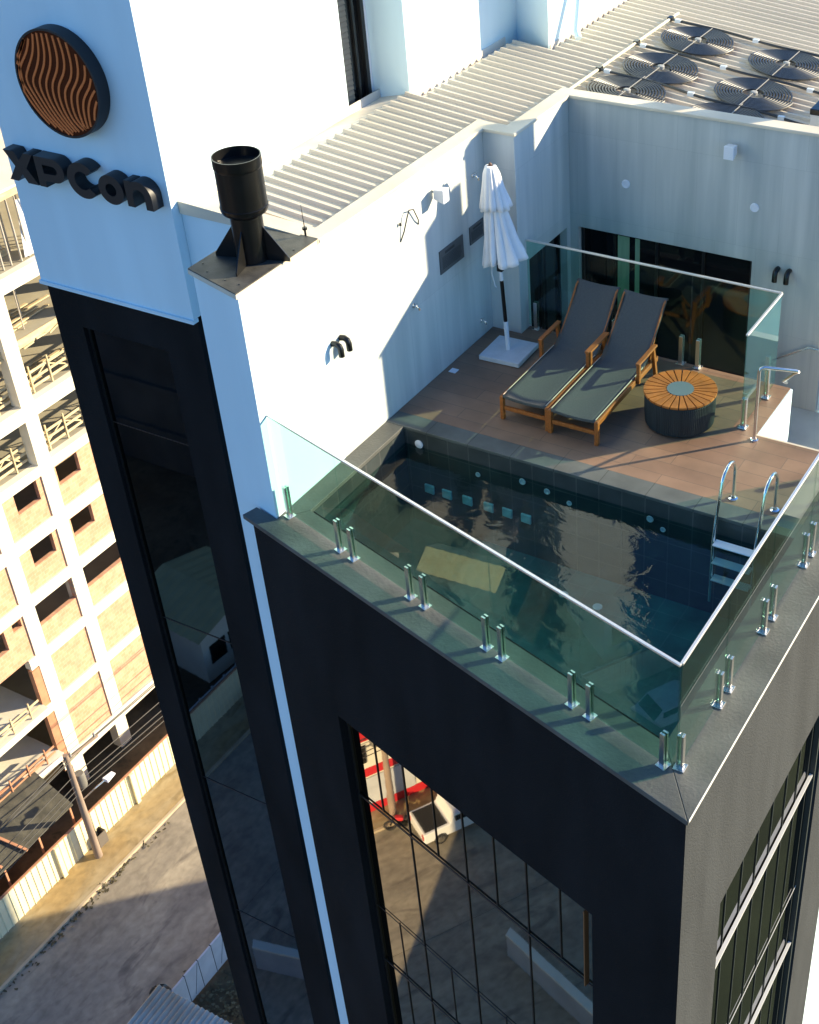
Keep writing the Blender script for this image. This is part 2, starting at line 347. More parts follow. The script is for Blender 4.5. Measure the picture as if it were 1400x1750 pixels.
# doors behind the glass
dr = thing('sliding_door', None, None); dr.parent = B
MB().box(.60, 3.19, -1.44, -1.42, -1.2, .99).build('glass', DARKROOM, dr)
f = MB()
for x in (.60, 1.10, 1.75, 2.45, 3.15): f.box(x, x + .04, -1.475, -1.445, -1.2, .95)
f.box(.60, 3.19, -1.475, -1.445, .955, .99)
f.build('frame', FRAMEBLK, dr)
MB().box(1.16, 1.34, -1.447, -1.441, -.5, .93).build('curtain', BRONZE, dr)
MB().box(1.43, 1.5, -1.447, -1.441, -.2, .93).build('curtain', BRONZE, dr)
sw = thing('side_window', None, None); sw.parent = B
MB().box(.30, .32, -2.75, -1.67, -1.2, .99).build('glass', DARKROOM, sw)
f = MB(); f.box(.325, .36, -2.72, -2.68, -1.2, .99); f.box(.325, .36, -2.22, -2.18, -1.2, .99); f.box(.325, .36, -1.72, -1.68, -1.2, .99)
f.build('frame', FRAMEBLK, sw)
# lower block: charcoal street front with big window
ol0, ol1, oz1 = 1.140, 5.293, -2.409
def wallpiece(mb, l0, l1, z0, z1, o0=0, o1=.3, corner=False):
    a, b_, c_, d_ = sk(l0, o0), sk(l1, o0), sk(l1, o1), sk(l0, o1)
    if corner: d_ = skx(5.632, o1)
    mb.prism([a[:2], b_[:2], c_[:2], d_[:2]], z0, z1)
m = MB(); wallpiece(m, 0, LDK, oz1, -.062, corner=True); wallpiece(m, ol1, LDK, G, oz1); wallpiece(m, 0, ol0, G, oz1, corner=True)
wallpiece(m, 0.3, LDK - .02, G, -.062, .6, .62)
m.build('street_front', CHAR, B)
pw = thing('front_window', None, None); pw.parent = B
m = MB(); wallpiece(m, ol0, ol1, G, oz1, .13, .16); m.build('glass', MIRROR, pw)
f = MB()
xs = [.852 + .4935 * i for i in range(0, 9)]
def lx(x): return (5.932 + .13 * math.sin(TH) - x) / math.cos(TH)
for i, x in enumerate(xs):
    l = lx(x); l = min(max(l, ol0 + .012), ol1 - .012)
    if i in (0, 8): wallpiece(f, l - .011, l + .011, G, oz1, .10, .128)
    elif i % 2 == 0: wallpiece(f, l - .007, l + .007, G, oz1, .117, .128)
    else:
        wallpiece(f, l - .006, l + .006, -3.84, oz1, .117, .128)
        wallpiece(f, l - .006, l + .006, -7.29, -6.09, .12, .128); wallpiece(f, l - .006, l + .006, -14, -7.34, .117, .128)
for z in (-3.87, -7.32, -10.8, -14.3, -17.8): wallpiece(f, ol0 + .025, ol1 - .025, z - .016, z + .016, .105, .1165)
for z in (-6.08, -9.5, -13.0): wallpiece(f, ol0 + .025, ol1 - .025, z - .006, z + .006, .1085, .1165)
f.build('frame', FRAMEBLK, pw)
# open casement at the right end with a roller and a lit jamb
m = MB(); wallpiece(m, ol0 + .13, ol0 + .145, -3.8, -2.5, .02, .09); m.build('casement', mat('brown casement', (.22, .09, .03), .5), pw)
# side facade
ym = skx(5.632, .3)[1]
rw0, rw1 = -8.83, -5.45
m = MB()
m.prism([(5.932, NC.y + .001), (5.932, -4.32), (5.632, -4.32), (5.632, ym)], oz1 - .04, -.062)
m.prism([(5.932, NC.y + .001), (5.932, rw0), (5.632, rw0), (5.632, ym)], G, oz1 - .04)
m.box(5.632, 5.932, rw1, -4.32, G, oz1 - .04)
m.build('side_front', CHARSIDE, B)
sw2 = thing('side_facade_window', None, None); sw2.parent = B
MB().box(5.81, 5.83, rw0, rw1, G, oz1 - .04).build('glass', MIRRORSD, sw2)
f = MB()
for i, y in enumerate([-8.39, -7.90, -7.43, -6.96, -6.50, -6.05, -5.62]): f.box(5.832, 5.842, y - .006, y + .006, G, oz1 - .05)
f.box(5.832, 5.90, rw1 - .07, rw1 - .003, G, oz1 - .05)
f.build('frame', mat('grey mullion', (.045, .055, .05), .5), sw2)
ALUT = mat('aluminium transom', (.80, .80, .78), .35, .3)
for z, h in ((-3.77, .016), (-7.2, .016), (-10.7, .016), (-5.97, .005), (-9.4, .005)):
    MB().box(5.843, 5.885 if h > .01 else 5.85, rw0 + .02, rw1 - .08, z - h, z + h).build('transom', ALUT, sw2)
    MB().box(5.843, 5.86, rw0 + .02, rw1 - .08, z - h - .09, z - h - .001).build('spandrel', FRAMEBLK, sw2) if h > .01 else None
MB().box(-.2, 5.60, -4.28, 3.0, G, -1.14).build('rear_block', WHITE, B)
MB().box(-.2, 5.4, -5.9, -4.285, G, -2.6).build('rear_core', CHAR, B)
MB().box(5.605, 5.80, -4.318, 3.0, G, -1.14).build('white_side_wall', WHITE, B)
MB().box(4.275, 7.0, -1.50, -1.36, -1.1, -.15).build('walkway_wall', WHITE, B)
MB().box(4.275, 5.5, .02, 5, G, 2.3).build('support_wing', WHITE, B)  # unseen wing, added to carry the shadow slabs
MB().box(.3, 4.27, -1.34, 5, -1.1, 2.0).build('attic', WHITE, B)
MB().box(-1.94, -.26, -6.44, 2.2, G, 1.9).build('attic', WHITE, B)
MB().box(4.5, 5.25, .55, .74, 2.305, 4.42).build('roof_shadow_slab', WHITE, B)  # unseen slab pair, added to step the shadow on the terrace wall
MB().box(4.5, 4.85, 1.2, 1.42, 2.305, 4.95).build('roof_shadow_slab', WHITE, B)
# corrugated roof
def roofz(x): return 2.93 - .11 * (x + 1.3)
r = MB(); prof = [(0, 0), (.05, 0), (.07, .04), (.10, .04), (.12, 0), (.18, 0)]
y = -6.42
rows = []
while y < 5:
    for dy, h in prof[:-1]:
        yy = y + dy; x1 = -.24 if yy < -2.85 else (.22 if yy < -1.35 else 4.25)
        x0 = -1.48 if yy < -2.5 else (-1.24 if yy < .1 else -.63)
        rows.append((yy, h, x0, x1))
    y += .18
prev = None
def roofrow(yy, h, x0, x1, n=24): return [r.bm.verts.new((x0 + (x1 - x0) * t / n, yy, roofz(x0 + (x1 - x0) * t / n) + h)) for t in range(n + 1)]
for yy, h, x0, x1 in rows:
    if prev and (abs(px[1] - x1) > .01 or abs(px[0] - x0) > .01): prev = roofrow(py1, ph1, x0, x1)
    cur = roofrow(yy, h, x0, x1)
    if prev:
        for t in range(24): r.bm.faces.new((prev[t], prev[t + 1], cur[t + 1], cur[t]))
    prev, px, py1, ph1 = cur, (x0, x1), yy, h
r.build('corrugated_roof', ROOFMETAL, B)
# flashings dip towards the wall
fl = MB()
for xa, za, xb, a, b_ in ((-1.948, 2.83, -1.44, -6.44, -2.503), (-1.448, 2.83, -1.20, -2.50, .08), (-.718, 2.79, -.60, .13, 3.35)):
    zb_ = roofz(xb) + .004
    fl.hexa([(xa, a, za - .05), (xb, a, zb_ - .05), (xb, a, zb_), (xa, a, za)], [(xa, b_, za - .05), (xb, b_, zb_ - .05), (xb, b_, zb_), (xa, b_, za)])
    fl.box(xa + .001, xa + .012, a, b_, za + .001, za + .12)
fl.build('roof_flashing', FLASH, B)
MB().hexa([(-1.94, -6.66, 2.845), (.02, -6.66, 2.845), (.02, -6.42, 2.845), (-1.94, -6.42, 2.845)], [(-1.94, -6.66, 3.00), (.02, -6.66, 2.90), (.02, -6.42, 2.90), (-1.94, -6.42, 3.00)]).build('front_flashing', GREYCOP, B)
# shuttered window in the upper wall
uw = thing('shuttered_window', None, None); uw.parent = B
s = MB()
for i in range(157): s.hexa([(-2.095, -3.21, 2.86 + i * .07), (-2.055, -3.21, 2.86 + i * .07), (-2.065, -3.21, 2.92 + i * .07), (-2.095, -3.21, 2.92 + i * .07)],
                           [(-2.095, -2.92, 2.86 + i * .07), (-2.055, -2.92, 2.86 + i * .07), (-2.065, -2.92, 2.92 + i * .07), (-2.095, -2.92, 2.92 + i * .07)])
s.build('shutter', SHUTTER, uw)
MB().box(-2.097, -2.085, -2.915, -2.63, 2.86, 13.8).build('glass', DARKROOM, uw)
f = MB(); f.box(-2.097, -2.03, -2.63, -2.56, 2.86, 13.8); f.box(-2.083, -2.05, -2.80, -2.77, 2.86, 13.8); f.box(-2.097, -2.03, -2.915, -2.631, 2.83, 2.86)
f.build('frame', FRAMEBLK, uw)
MB().box(-2.097, -2.04, -2.558, -2.503, 2.83, 13.8).build('jamb_lining', WHITEPL, uw)
# small white downpipe on the roof
MB().tube([(-.70, .95, 3.75), (-.60, .92, 3.7), (-.50, .55, 3.0), (-.42, .48, 2.93)], .05, 10).build('downpipe', WHITE, B, smooth=True)

# ================================================================== POOL AND DECK
ZW = -.25
inn = lambda x: skx(x, .556)[1]
PI_ = [(.262, -5.75), (.262, inn(.262)), (5.40, inn(5.40)), (5.40, -5.75)]
structure(MB().quad(*[(x, y, -1.45) for x, y in PI_]).build('pool_floor', POOLFLOOR))
structure(MB().box(.0, 5.6, -5.745, -5.60, -1.5, -.045).build('pool_end_wall', POOLTILE_X))
structure(MB().box(.01, .262, inn(.262) - .2, -5.75, -1.5, -.062).build('pool_side_wall', POOLTILE_Y))
m = MB(); wallpiece(m, .5, 6.2, -1.5, -.062, .40, .556); structure(m.build('pool_front_wall', POOLTEAL_X))
structure(MB().box(5.40, 5.60, inn(5.40) - .1, -5.75, -1.5, -.062).build('pool_flank_wall', POOLTILE_Y))
structure(MB().quad(*[(x, y, ZW) for x, y in PI_]).build('pool_water', WATER))
cp = MB()
A0, A1 = sk(-.03, -.03)[:2], sk(6.576, -.03)[:2]
cor_o = skx(5.962, -.03); cor_i = (5.40, inn(5.40))
cp.prism([(cor_o[0] - .002, cor_o[1]), cor_i, (.262, inn(.262)), (.002, skx(.002, .19)[1]), (-.02, skx(-.02, .19)[1]), sk(6.576, .17)[:2], A1], -.06, 0)
cp.prism([(cor_o[0] + .002, cor_o[1]), (5.962, -4.0), (5.40, -4.0), (cor_i[0] + .003, cor_i[1])], -.06, 0)
cp.prism([(.004, skx(.004, .20)[1]), (.262, inn(.262) + .004), (.262, -5.752), (.004, -5.752)], -.06, -.002)
structure(cp.build('pool_coping', COPING, bevel=.006))
structure(MB().box(5.9635, 5.969, NC.y - .02, -4.0, -.03, .002).build('coping_highlight', mat('pale edge highlight', (.8, .77, .68), .5)))  # pale strip painted in as the sun highlight along the coping edge
structure(MB().box(.004, 5.398, -5.75, -5.474, -.04, 0.0).build('deck_edging', COPSTONE, bevel=.004))
structure(MB().prism([(.002, -5.472), (5.398, -5.472), (5.398, -4.02), (4.28, -4.02), (4.28, -2.806), (.462, -2.806), (.462, -3.05), (.002, -3.05)], -.15, -.002).build('deck', DECK))
structure(MB().box(4.284, 4.31, -4.0, -2.81, -1.1, -.01).build('stair_wall', WHITE))
structure(MB().box(4.284, 5.96, -4.018, -3.985, -1.1, -.004).build('deck_nosing', GREYCOP))
structure(MB().box(.47, 7.2, -3.98, -1.56, -1.3, -1.09).build('walkway', FLOORSTONE))
for k in range(3): structure(MB().box(4.32 + .0, 4.9, -3.98 + k * .30, -3.68 + k * .30, -1.088, -.26 - k * .26).build('step', FLOORSTONE)) if False else None

# ================================================================== GLASS BALUSTRADES
GT = 1.32
def spigot_mb(h=.42):
    m = MB(); m.box(-.055, .055, -.055, .055, 0, .012)
    m.box(-.027, .027, -.032, -.009, .012, h); m.box(-.027, .027, .009, .032, .012, h); m.box(-.022, .022, -.009, .009, .012, .06)
    return m
SPIG = None
def balustrade(label, p0, p1, panels, spigs, group='glass balustrades of the pool terrace', z0=.05, z1=GT, sh=.42):
    """p0->p1 plan line; panels: list of (t0,t1) metres along; spigs: metres along"""
    global SPIG
    p0, p1 = Vector((*p0, 0)), Vector((*p1, 0)); d = (p1 - p0).normalized(); ang = math.atan2(d.y, d.x)
    t = thing('glass_balustrade', label, 'balustrade', p0, ang, group)
    for a, b_ in panels:
        m = MB(); m.box(a + .006, b_ - .006, -.006, .006, z0, z1); m.build('glass_panel', GLASS, t)
    L = panels[-1][1]
    m = MB(); m.box(panels[0][0], L, -.016, .016, z1 + .002, z1 + .026); m.build('top_rail', RAIL, t, bevel=.004)
    for s_ in spigs:
        if SPIG is None:
            o = spigot_mb(sh).build('spigot', STEEL, t, bevel=.002); SPIG = o
        else:
            o = SPIG.copy(); COL.objects.link(o); o.parent = t
        o.location = (s_, 0, 0)
    return t
gx = 5.648
gl = lambda x: (x, -9.483 + (5.625 - x) * math.tan(TH))
P0, P1 = gl(gx), gl(-.0)
Lf = (Vector(P1) - Vector(P0)).length
ft = lambda x: (gx - x) / math.cos(TH)
balustrade('long glass balustrade with steel spigots along the street edge of the pool', P0, P1,
           [(0, ft(4.52)), (ft(4.52), ft(3.377)), (ft(3.377), ft(2.26)), (ft(2.26), ft(1.12)), (ft(1.12), Lf - .01)],
           [ft(x) for x in (5.50, 4.631, 4.408, 3.485, 3.27, 2.37, 2.151, 1.233, 1.009, .115)])
yb = P0[1] + .02
balustrade('glass balustrade along the sunlit side edge of the pool, behind the ladder', (gx, yb), (gx, -4.1),
           [(0, -8.385 - yb), (-8.385 - yb, -7.22 - yb), (-7.22 - yb, -6.04 - yb), (-6.04 - yb, -4.9 - yb), (-4.9 - yb, -4.1 - yb)],
           [y - yb for y in (-9.40, -8.504, -8.265, -7.336, -7.098, -6.145, -5.93, -5.0, -4.8, -4.2)])
balustrade('glass balustrade behind the sun loungers in front of the dark door', (.47, -2.846), (4.077, -2.846),
           [(0, 1.2), (1.2, 2.42), (2.42, 3.607)], [.12, 1.08, 1.32, 2.30, 2.54, 3.5])
balustrade('short glass balustrade panel at the top of the terrace steps', (4.077, -4.004), (4.077, -2.852),
           [(0, 1.15)], [.08, .85])

# stair handrail, wall handrail
t = thing('stair_handrail', 'steel handrail post standing at the deck corner by the steps', 'handrail', (4.302, -4.129, 0))
MB().tube([(0, 0, .01), (0, 0, .97), (.01, .0, 1.01), (.05, .03, 1.02), (.36, .26, .93), (.38, .27, .92)], .021, 10).build('post', STEEL, t, smooth=True)
MB().tube([(.39, .275, .915), (.33, .30, .86), (.10, .62, .52), (.04, .95, .30)], .018, 8).build('rail', STEEL, t, smooth=True)
MB().lathe([(.05, 0), (.05, .012), (.03, .02), (.022, .05)], 20).build('flange', CHROME, t, smooth=True)
t = thing('wall_handrail', 'slim steel handrail fixed on the grey rear wall above the steps', 'handrail', (0, 0, 0))
MB().tube([(3.45, -1.60, -.50), (3.689, -1.60, -.35), (4.109, -1.60, -.08), (4.26, -1.60, -.08)], .016, 8).build('rail', STEEL, t, smooth=True)
for x, z in ((3.6, -.41), (4.18, -.085)): MB().tube([(x, -1.60, z - .015), (x, -1.556, z - .05)], .008, 6).build('bracket', STEEL, t)

# pool ladder
t = thing('pool_ladder', 'chrome pool ladder with arched grab rails at the far right pool corner', 'ladder', (4.526, -5.36, 0))
for x in (0, .50):
    path = [(x, 0, 0), (x, 0, .40)] + [(x, -.20 + .20 * math.cos(a), .40 + .20 * math.sin(a)) for a in [math.radians(k) for k in range(20, 161, 20)]] + [(x, -.43, .30), (x, -.52, 0), (x, -.56, -.25), (x, -.57, -1.1)]
    MB().tube(path, .021, 10).build('grab_rail', CHROME, t, smooth=True)
    MB().lathe([(.055, 0), (.055, .012), (.03, .022), (.023, .045)], 20, (x, 0)).build('flange', CHROME, t, smooth=True)
for z in (-.215, -.47, -.72): MB().box(.022, .478, -.64, -.52, z - .02, z).build('tread', mat('white tread', (.80, .86, .88), .5), t, bevel=.006)

# pool fittings
def fitting(x, z, r, label):
    o = MB(); o.lathe([(r * .55, -.004), (r * .55, .006), (r, .006), (r * .92, .018), (r * .6, .018), (r * .5, .008)], 24)
    ob = o.build('pool_nozzle', WHITEPL, smooth=True); ob.location = (x, -5.752, z); ob.rotation_euler = (math.pi / 2, 0, 0)
    tag(ob, label, 'pool nozzle', 'white fittings on the pool end wall')
tag(MB().lathe([(.055, -.004), (.06, .012), (.045, .022), (.001, .024)], 28).build('pool_lamp', WHITEPL, smooth=True), 'largest white round pool lamp on the tiled pool wall near the sunlit wall', 'pool lamp')
bpy.data.objects['pool_lamp'].location = (.479, -5.752, -.205); bpy.data.objects['pool_lamp'].rotation_euler = (math.pi / 2, 0, 0)
for x, z, r, lb in ((1.333, -.406, .035, 'small white nozzle nearest the big round pool lamp'), (1.969, -.312, .045, 'white pool nozzle below the feet of the left lounger'),
                    (2.308, -.353, .042, 'white pool nozzle under the feet of the right lounger'), (2.61, -.43, .035, 'small low nozzle right of the loungers in the pool wall'),
                    (3.673, -.31, .045, 'white pool nozzle left of the ladder, the upper of that pair'), (3.84, -.408, .035, 'small nozzle closest to the pool ladder on the tiled wall')):
    fitting(x, z, r, lb)
for i, (x, y) in enumerate(((2.77, -5.50 - .75), (3.24, -5.52 - .75))):
    o = MB().lathe([(.06, 0), (.06, .015), (.03, .02)], 20).build('floor_drain', WHITEPL); o.location = (x, y, -.9)
    tag(o, ('left' if i == 0 else 'right') + ' of the two pale round drains under the water', 'pool drain', 'pool floor drains')
    o.location.z = -1.445
lbls = ['closest to the sunlit wall', 'second from the sunlit wall', 'third from the sunlit wall', 'fourth from the sunlit wall', 'fifth from the sunlit wall', 'farthest from the sunlit wall']
for i, x in enumerate((.588, .851, 1.155, 1.466, 1.737, 2.005)):  # light patches in the water, put in as pale teal plates
    o = MB().prism([(-.075, -.03), (.075, -.04), (.07, .0), (-.07, .0)], -.065, .065).build('underwater_light_patch', TEALP, bevel=.012); o.location = (x, -5.752, -.86)
    tag(o, 'pale teal underwater light patch, ' + lbls[i] + ' in the row of six', 'light patch', 'pale teal light patches under water')

# ================================================================== LOUNGERS
def lounger(label, x, y):
    t = thing('sun_lounger', label, 'sun lounger', (x, y, 0), 0, 'sun loungers on the deck')
    W = .64; zr = .30; yh = 1.42; yt, zt = 2.06, 1.0
    for sx in (0.0, W):
        m = MB(); m.bar((sx, .02, 0), (sx, .02, zr + .03), .05, .055, (0, 1, 0)); m.build('leg', TEAK, t, bevel=.005)
        m = MB(); m.bar((sx + (.03 if sx else -.03), 1.68, 0), (sx + (.03 if sx else -.03), 1.55, .56), .045, .05, (0, 1, 0)); m.build('leg', TEAK, t, bevel=.005)
        m = MB(); m.bar((sx, .0, zr + .005), (sx, 1.75, zr + .005), .04, .075); m.build('side_rail', TEAK, t, bevel=.006)
        ax = sx + (.035 if sx else -.035)
        m = MB(); m.bar((ax, 1.12, zr - .02), (ax, 1.12, .55), .045, .05, (0, 1, 0)); m.bar((ax, 1.08, .565), (ax, 1.62, .575), .06, .03); m.build('armrest', TEAK, t, bevel=.006)
        m = MB(); m.tube([(sx + (-.03 if sx else .03), yh - .02, zr + .03), (sx + (-.03 if sx else .03), yh + .32, zr + .34), (sx + (-.03 if sx else .03), yt - .05, zt - .04), (sx + (-.03 if sx else .03), yt + .03, zt - .01)], .014, 6)
        m.build('back_rail', TEAK, t)
    m = MB(); m.bar((0.03, .02, .17), (W - .03, .02, .17), .03, .055); m.build('cross_rail', TEAK, t, bevel=.004)
    m = MB(); m.bar((0.03, 1.5, .27), (W - .03, 1.5, .27), .03, .05); m.build('cross_rail', TEAK, t, bevel=.004)
    for sx in (.05, W - .05): MB().bar((sx, 1.62, .30), (sx, 1.80, .66), .025, .03).build('back_strut', TEAK, t)
    # sling: one continuous sheet, sagging across
    m = MB(); prof = [(.0, zr + .02), (.012, zr + .052)] + [(.012 + .1 * k, zr + .055) for k in range(1, 14)] + [(1.36, zr + .058), (yh, zr + .075)]
    n = 12
    prof += [(yh + (yt - yh) * k / n, zr + .075 + (zt - zr - .075) * (k / n) + .03 * math.sin(math.pi * k / n) * -1) for k in range(1, n + 1)] + [(yt + .03, zt + .005), (yt + .045, zt - .03)]
    rows = []
    for i, (yy, zz) in enumerate(prof):
        rows.append([m.bm.verts.new((.012 + (W - .024) * u, yy, zz - .022 * math.sin(math.pi * u))) for u in [q / 8 for q in range(9)]])
    for a, b_ in zip(rows, rows[1:]):
        for q in range(8): m.bm.faces.new((a[q], a[q + 1], b_[q + 1], b_[q]))
    o = m.build('sling', SLING, t, smooth=True); sl = o.modifiers.new('s', 'SOLIDIFY'); sl.thickness = .006
    for sx in (.018, W - .018):
        m = MB(); m.tube([(sx, .02, zr + .057), (sx, 1.36, zr + .066)], .006, 5); m.build('piping', mat('pale piping', (.5, .4, .3), .7), t)
    return t
l1 = lounger('grey sling sun lounger with teak frame beside the umbrella base', 1.305, -5.06)
l2 = dup(l1, (1.995, -5.08, 0), None, 'grey sling sun lounger with teak frame beside the round table')

# ================================================================== ROUND TABLE
t = thing('side_table', 'round low table with slatted teak top and dark rope base on the deck', 'table', (3.31, -4.12, 0))
m = MB(); pr = [(.40, .01), (.43, .03), (.44, .2), (.44, .40), (.425, .425)]
m.lathe(pr, 220)
o = m.build('rope_base', ROPE, t)
for v in o.data.vertices:
    a = math.atan2(v.co.y, v.co.x); q = round(a / (2 * math.pi) * 220)
    if q % 2: v.co.x *= .985; v.co.y *= .985
m = MB()
NS = 26
for k in range(NS):
    a0 = 2 * math.pi * k / NS + .016; a1 = 2 * math.pi * (k + 1) / NS - .016
    ri, ro = .165, .452
    e0, e1 = .016 * ro / ri * .55, 0
    pts = [(ri * math.cos(a0 + .02), ri * math.sin(a0 + .02)), (ro * math.cos(a0), ro * math.sin(a0)), (ro * math.cos((a0 + a1) / 2), ro * math.sin((a0 + a1) / 2)), (ro * math.cos(a1), ro * math.sin(a1)), (ri * math.cos(a1 - .02), ri * math.sin(a1 - .02))]
    m.prism(pts, .435, .462)
m.build('slatted_top', mat('orange teak slat', (.46, .135, .02), .45, var=.2, scale=(6, 6, 6)), t, bevel=.002)
MB().lathe([(.445, .424), (.448, .45), (.44, .452), (.43, .426)], 64, cap=False).build('rim', BLACK, t)
MB().lathe([(.166, .43), (.166, .466), (.001, .466)], 48).build('glass_disc', TABLEGLASS, t)

# ================================================================== UMBRELLA
t = thing('parasol', 'closed white parasol on a square white stone base beside the loungers', 'parasol', (.58, -3.62, 0))
m = MB(); m.prism([(-.29, -.31), (.31, -.28), (.29, .32), (-.31, .29)], 0.005, .075); m.build('base', STONEBASE, t, bevel=.01)
dxp = -.14
def pp(z): return (dxp * z / 2.7, 0, z)
MB().tube([pp(.075), pp(.50)], .032, 14).build('sleeve', WHITEPL, t, smooth=True)
MB().tube([pp(.50), pp(1.10)], .026, 14).build('pole', BLACK, t, smooth=True)
MB().tube([pp(1.10), pp(2.66)], .025, 14).build('upper_pole', WHITEPL, t, smooth=True)
m = MB(); m.box(-.10, -.02, -.045, .03, 1.24, 1.33); m.build('crank', BLACK, t, bevel=.01)
MB().tube([(-.16, -.05, 1.34), (-.165, -.055, 1.2), (-.13, -.05, 1.03), (-.11, -.05, 1.01)], .007, 6).build('strap', CANVAS, t)
MB().lathe([(.02, 2.66), (.022, 2.69), (.012, 2.71), (.001, 2.715)], 16, (dxp * 1.0, 0)).build('finial', mat('brown finial', (.12, .05, .03), .4), t, smooth=True)
def folds(levels, seed, name):
    m = MB(); N = 96; rnd = random.Random(seed); rings = []; jit = [rnd.uniform(.55, 1.5) for _ in range(12)]; jz = [rnd.uniform(-.035, .035) for _ in range(12)]; ph = [rnd.uniform(0, 6.28) for _ in range(4)]
    for li, (z, r, amp, ex) in enumerate(levels):
        ring = []
        for k in range(N):
            a = 2 * math.pi * k / N
            pleat = abs(math.sin(a * 6 + ph[0])) ** .7 + .35 * math.sin(a * 3 + ph[1]) + .12 * math.sin(a * 17 + z * 9 + ph[3])
            q_ = int((a * 6 + ph[0]) / math.pi) % 12; rr = r * (1 + amp * jit[q_] * (pleat - .6)) + ex * max(0, math.cos(a + .1))
            zz = z + amp * (.10 * math.sin(a * 3 + ph[2]) + jz[q_] * (1.5 if amp > .25 else 0)) + ex * .75 * max(0, math.cos(a))
            ring.append(m.bm.verts.new((dxp * zz / 2.7 + rr * math.cos(a), rr * math.sin(a), zz)))
        rings.append(ring)
    for A_, B_ in zip(rings, rings[1:]):
        for k in range(N): m.bm.faces.new((A_[k], A_[(k + 1) % N], B_[(k + 1) % N], B_[k]))
    o = m.build(name, CANVAS, t, smooth=True); sm = o.modifiers.new('s', 'SOLIDIFY'); sm.thickness = .006
folds([(2.68, .04, 0, 0), (2.66, .075, .05, 0), (2.58, .105, .10, 0), (2.38, .14, .12, .0), (2.20, .175, .18, .02), (2.12, .185, .22, .03)], 3, 'vent_flap')
folds([(2.45, .06, .1, 0), (2.2, .11, .15, 0), (2.0, .135, .22, .02), (1.75, .155, .30, .06), (1.55, .172, .36, .10), (1.42, .185, .40, .13), (1.36, .19, .42, .14)], 5, 'canopy')

# ================================================================== WALL FITTINGS
def wall_lamp(name, label, loc, rz):
    t = thing(name, label, 'wall lamp', loc, rz, 'black double wall lamps')
    for x in (-.08, .08):
        MB().tube([(x, 0, .05), (x, -.06, .06), (x, -.10, .04), (x, -.115, 0), (x, -.118, -.09)], .036, 16).build('lamp_tube', BLACK, t, smooth=True)
    return t
wall_lamp('double_wall_lamp', 'black double downlight on the grey rear wall', (3.65, -1.556, .92), 0)
wall_lamp('double_wall_lamp', 'black double downlight on the sunlit white wall above the pool', (.002, -6.53, 1.52), math.pi / 2)
def box_light(label, loc, rz):
    t = thing('floodlight', label, 'floodlight', loc, rz, 'white box floodlights')
    m = MB(); m.hexa([(-.07, -.20, -.09), (.07, -.20, -.09), (.07, -.20, .09), (-.07, -.20, .09)], [(-.06, -.05, -.05), (.06, -.05, -.05), (.06, -.05, .07), (-.06, -.05, .07)])
    m.build('casing', WHITEPL, t, bevel=.008)
    MB().bar((0, 0, .03), (0, -.06, .02), .03, .03).build('bracket', STEEL, t)
box_light('white box floodlight high on the grey rear wall', (2.86, -1.556, 2.53), 0)
box_light('white box floodlight on the sunlit side wall under the coping', (.002, -4.30, 2.50), math.pi / 2)
for x, lb in ((1.33, 'white round wall speaker above the dark door, nearer the inner corner'), (3.186, 'white round wall speaker right of the door, below the floodlight')):
    o = MB().lathe([(.062, 0), (.062, .012), (.05, .02), (.048, .012), (.001, .012)], 28).build('wall_speaker', WHITEPL, smooth=True)
    o.location = (x, -1.556, 1.77); o.rotation_euler = (math.pi / 2, 0, 0); tag(o, lb, 'wall speaker', 'round wall speakers')
def plaque(label, y0, y1, z0, z1):
    t = thing('wall_plaque', label, 'notice plaque', (.002, (y0 + y1) / 2, (z0 + z1) / 2), math.pi / 2, 'grey notice plaques')
    w_, h = (y1 - y0), (z1 - z0)
    MB().box(-w_ / 2, w_ / 2, -.012, 0, -h / 2, h / 2).build('panel', GREYPL, t)
    m = MB(); rnd = random.Random(int(w_ * 999))
    x = -.16 * w_ / .58
    for k in range(9):
        ww = rnd.uniform(.012, .024); m.box(x, x + ww, -.0145, -.0122, h * .27, h * .38); x += ww + .008
    m.build('heading', PLTEXT, t); m = MB()
    for r_ in range(8):
        x = -w_ * .4
        while x < w_ * .36:
            ww = rnd.uniform(.02, .06); m.box(x, min(x + ww, w_ * .4), -.0145, -.0122, h * (.15 - r_ * .068), h * (.15 - r_ * .068) + .008); x += ww + .012
    m.build('lettering', PLTEXT, t)
plaque('grey notice plaque with small lettering on the side wall, the larger of two', -4.265, -3.69, 1.365, 1.685)
plaque('smaller grey notice plaque partly behind the closed parasol', -3.518, -3.16, 1.45, 1.70)
t = thing('cable_hook', 'thin bent cable arch on the sunlit white wall', 'cable', (.004, -4.9, 2.4), 0)
MB().tube([(.0, -.17, -.22), (.03, -.12, -.10), (.05, -.05, .08), (.045, .0, .13), (.04, .10, .10), (.03, .20, -.08), (0, .24, -.16)], .008, 6).build('cable', CABLE, t)
MB().lathe([(.018, 0), (.012, .03)], 10, (.02, -.17)).build('plug', CABLE, t)
def tap(label, y, z):
    t = thing('wall_tap', label, 'tap', (.004, y, z), math.pi / 2, 'chrome fittings on the side wall')
    MB().tube([(0, 0, 0), (0, -.05, 0), (0, -.075, -.015), (0, -.08, -.05)], .014, 8).build('spout', CHROME, t, smooth=True)
    MB().tube([(-.03, -.03, .025), (.03, -.03, .025)], .009, 6).build('handle', CHROME, t)
    m = MB().lathe([(.03, 0), (.028, .008)], 16); o = m.build('rosette', CHROME, t); o.rotation_euler = (math.pi / 2, 0, 0)
tap('chrome tap low on the side wall near the parasol base', -3.356, .255)
tap('small chrome valve in the shade line on the side wall', -4.918, 1.243)
tap('chrome shower valve high on the side wall left of the parasol top', -3.342, 2.36)
